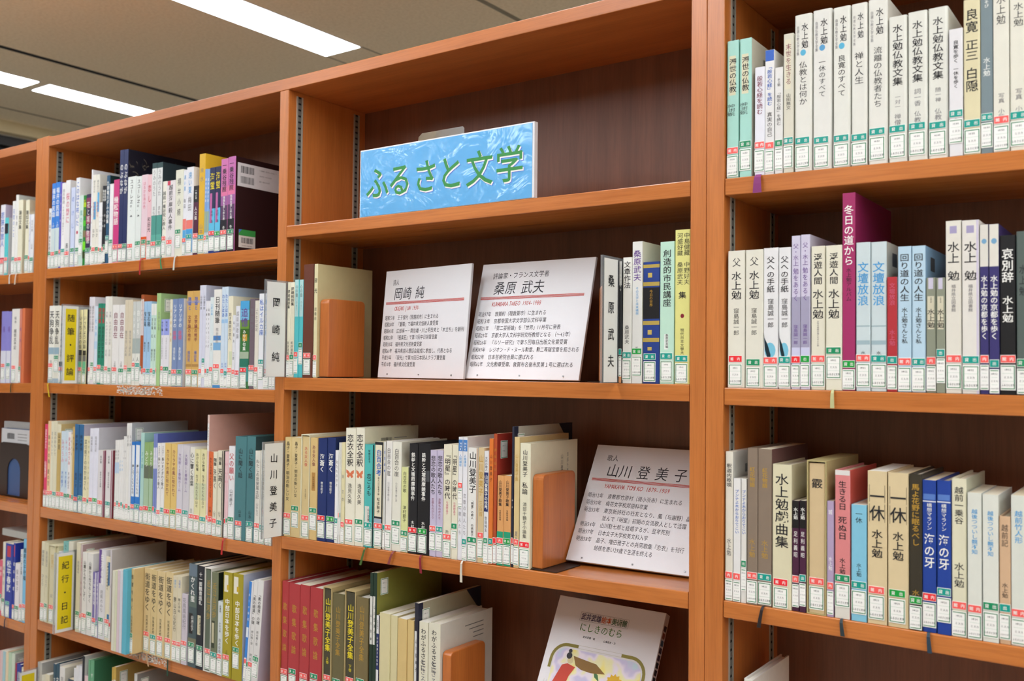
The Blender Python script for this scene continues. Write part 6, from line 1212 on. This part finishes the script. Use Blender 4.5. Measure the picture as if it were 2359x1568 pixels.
  (-2.5896, 0.0142, 0.1457, 0.004, 0.7834, 'e0607a', 'g', 0.0558, 'pink', '越前@.1-.3w', ''),
  (-2.5743, 0.0135, 0.1943, 0.004, 0.7834, 'ddd8c8', 'g', 0.0467, 'cream', '越前記@.3-.6g', ''),
  (-2.5597, 0.0378, 0.1931, 0.004, 0.7833, '22389c', 't', 0.0422, 'royal blue', '松平春嶽@.22-.65w!', 'z:.03-.18@.2-.7#c03048,rib:20283c,*the royal blue pair'),
  (-2.5197, 0.0099, 0.1978, 0.004, 0.7833, '22389c', 'r', 0.0378, 'royal blue', '松平春嶽@.22-.65w!', 'z:.03-.18@.2-.7#c03048'),
  (-2.5088, 0.0229, 0.1474, 0.004, 0.7832, 'e8e2e4', 'g', 0.0377, 'short white', '紫の草子@.1-.5g', ''),
  (-2.4843, 0.0129, 0.1852, 0.004, 0.7832, 'd8dce0', 'r', 0.0448, 'white blue footed', 'のこす言葉@.05-.35k', 'z:.85-1#5aa8d0'),
  (-2.4703, 0.0161, 0.2137, 0.004, 0.7832, '7cc0e4', 'r', 0.0472, 'light blue', '越前の子守唄@.1-.5k!', '*the light blue book'),
 ],
 'A5': [
  (-2.5894, 0.0168, 0.1934, 0.004, 0.495, 'e4b8b8', '-', 0, 'thin pink', '', ''),
  (-2.5721, 0.0106, 0.1979, 0.004, 0.495, 'e0c4c4', '-', 0, 'thin pink', '', ''),
  (-2.5604, 0.0133, 0.1986, 0.004, 0.495, 'a8ccd4', '-', 0, 'thin aqua', '', '*the thin aqua book'),
  (-2.546, 0.0132, 0.1989, 0.004, 0.495, 'e8d4b0', '-', 0, 'thin peach', '', ''),
  (-2.5317, 0.0153, 0.1995, 0.004, 0.495, 'bcd4b8', '-', 0, 'thin green', '', '*the thin green book'),
  (-2.5153, 0.0152, 0.2005, 0.004, 0.495, 'd0dcc8/b4b8b0', '-', 0, 'thin pale green', '', 'cl,big'),
  (-2.4959, 0.0065, 0.1797, 0.004, 0.495, 'a83050', '-', 0, 'crimson', '', ''),
  (-2.4883, 0.0224, 0.1789, 0.004, 0.495, '2a3c98', '-', 0, 'navy', '越前@.1-.3w', ''),
  (-2.4648, 0.0127, 0.1745, 0.004, 0.495, 'e8e0c4', '-', 0, 'short cream', '', ''),
 ],
 'R4': [
  (-0.5177, 0.0135, 0.2013, 0.0038, 0.818, 'e6e4da', '-', 0, 'white', '', ''),
 ],
}

room(); bookcases(); books(); main_sign(); panels(); dividers(); bookends(); picture_book()
for c, o in _fc.values(): bpy.data.objects.remove(o)
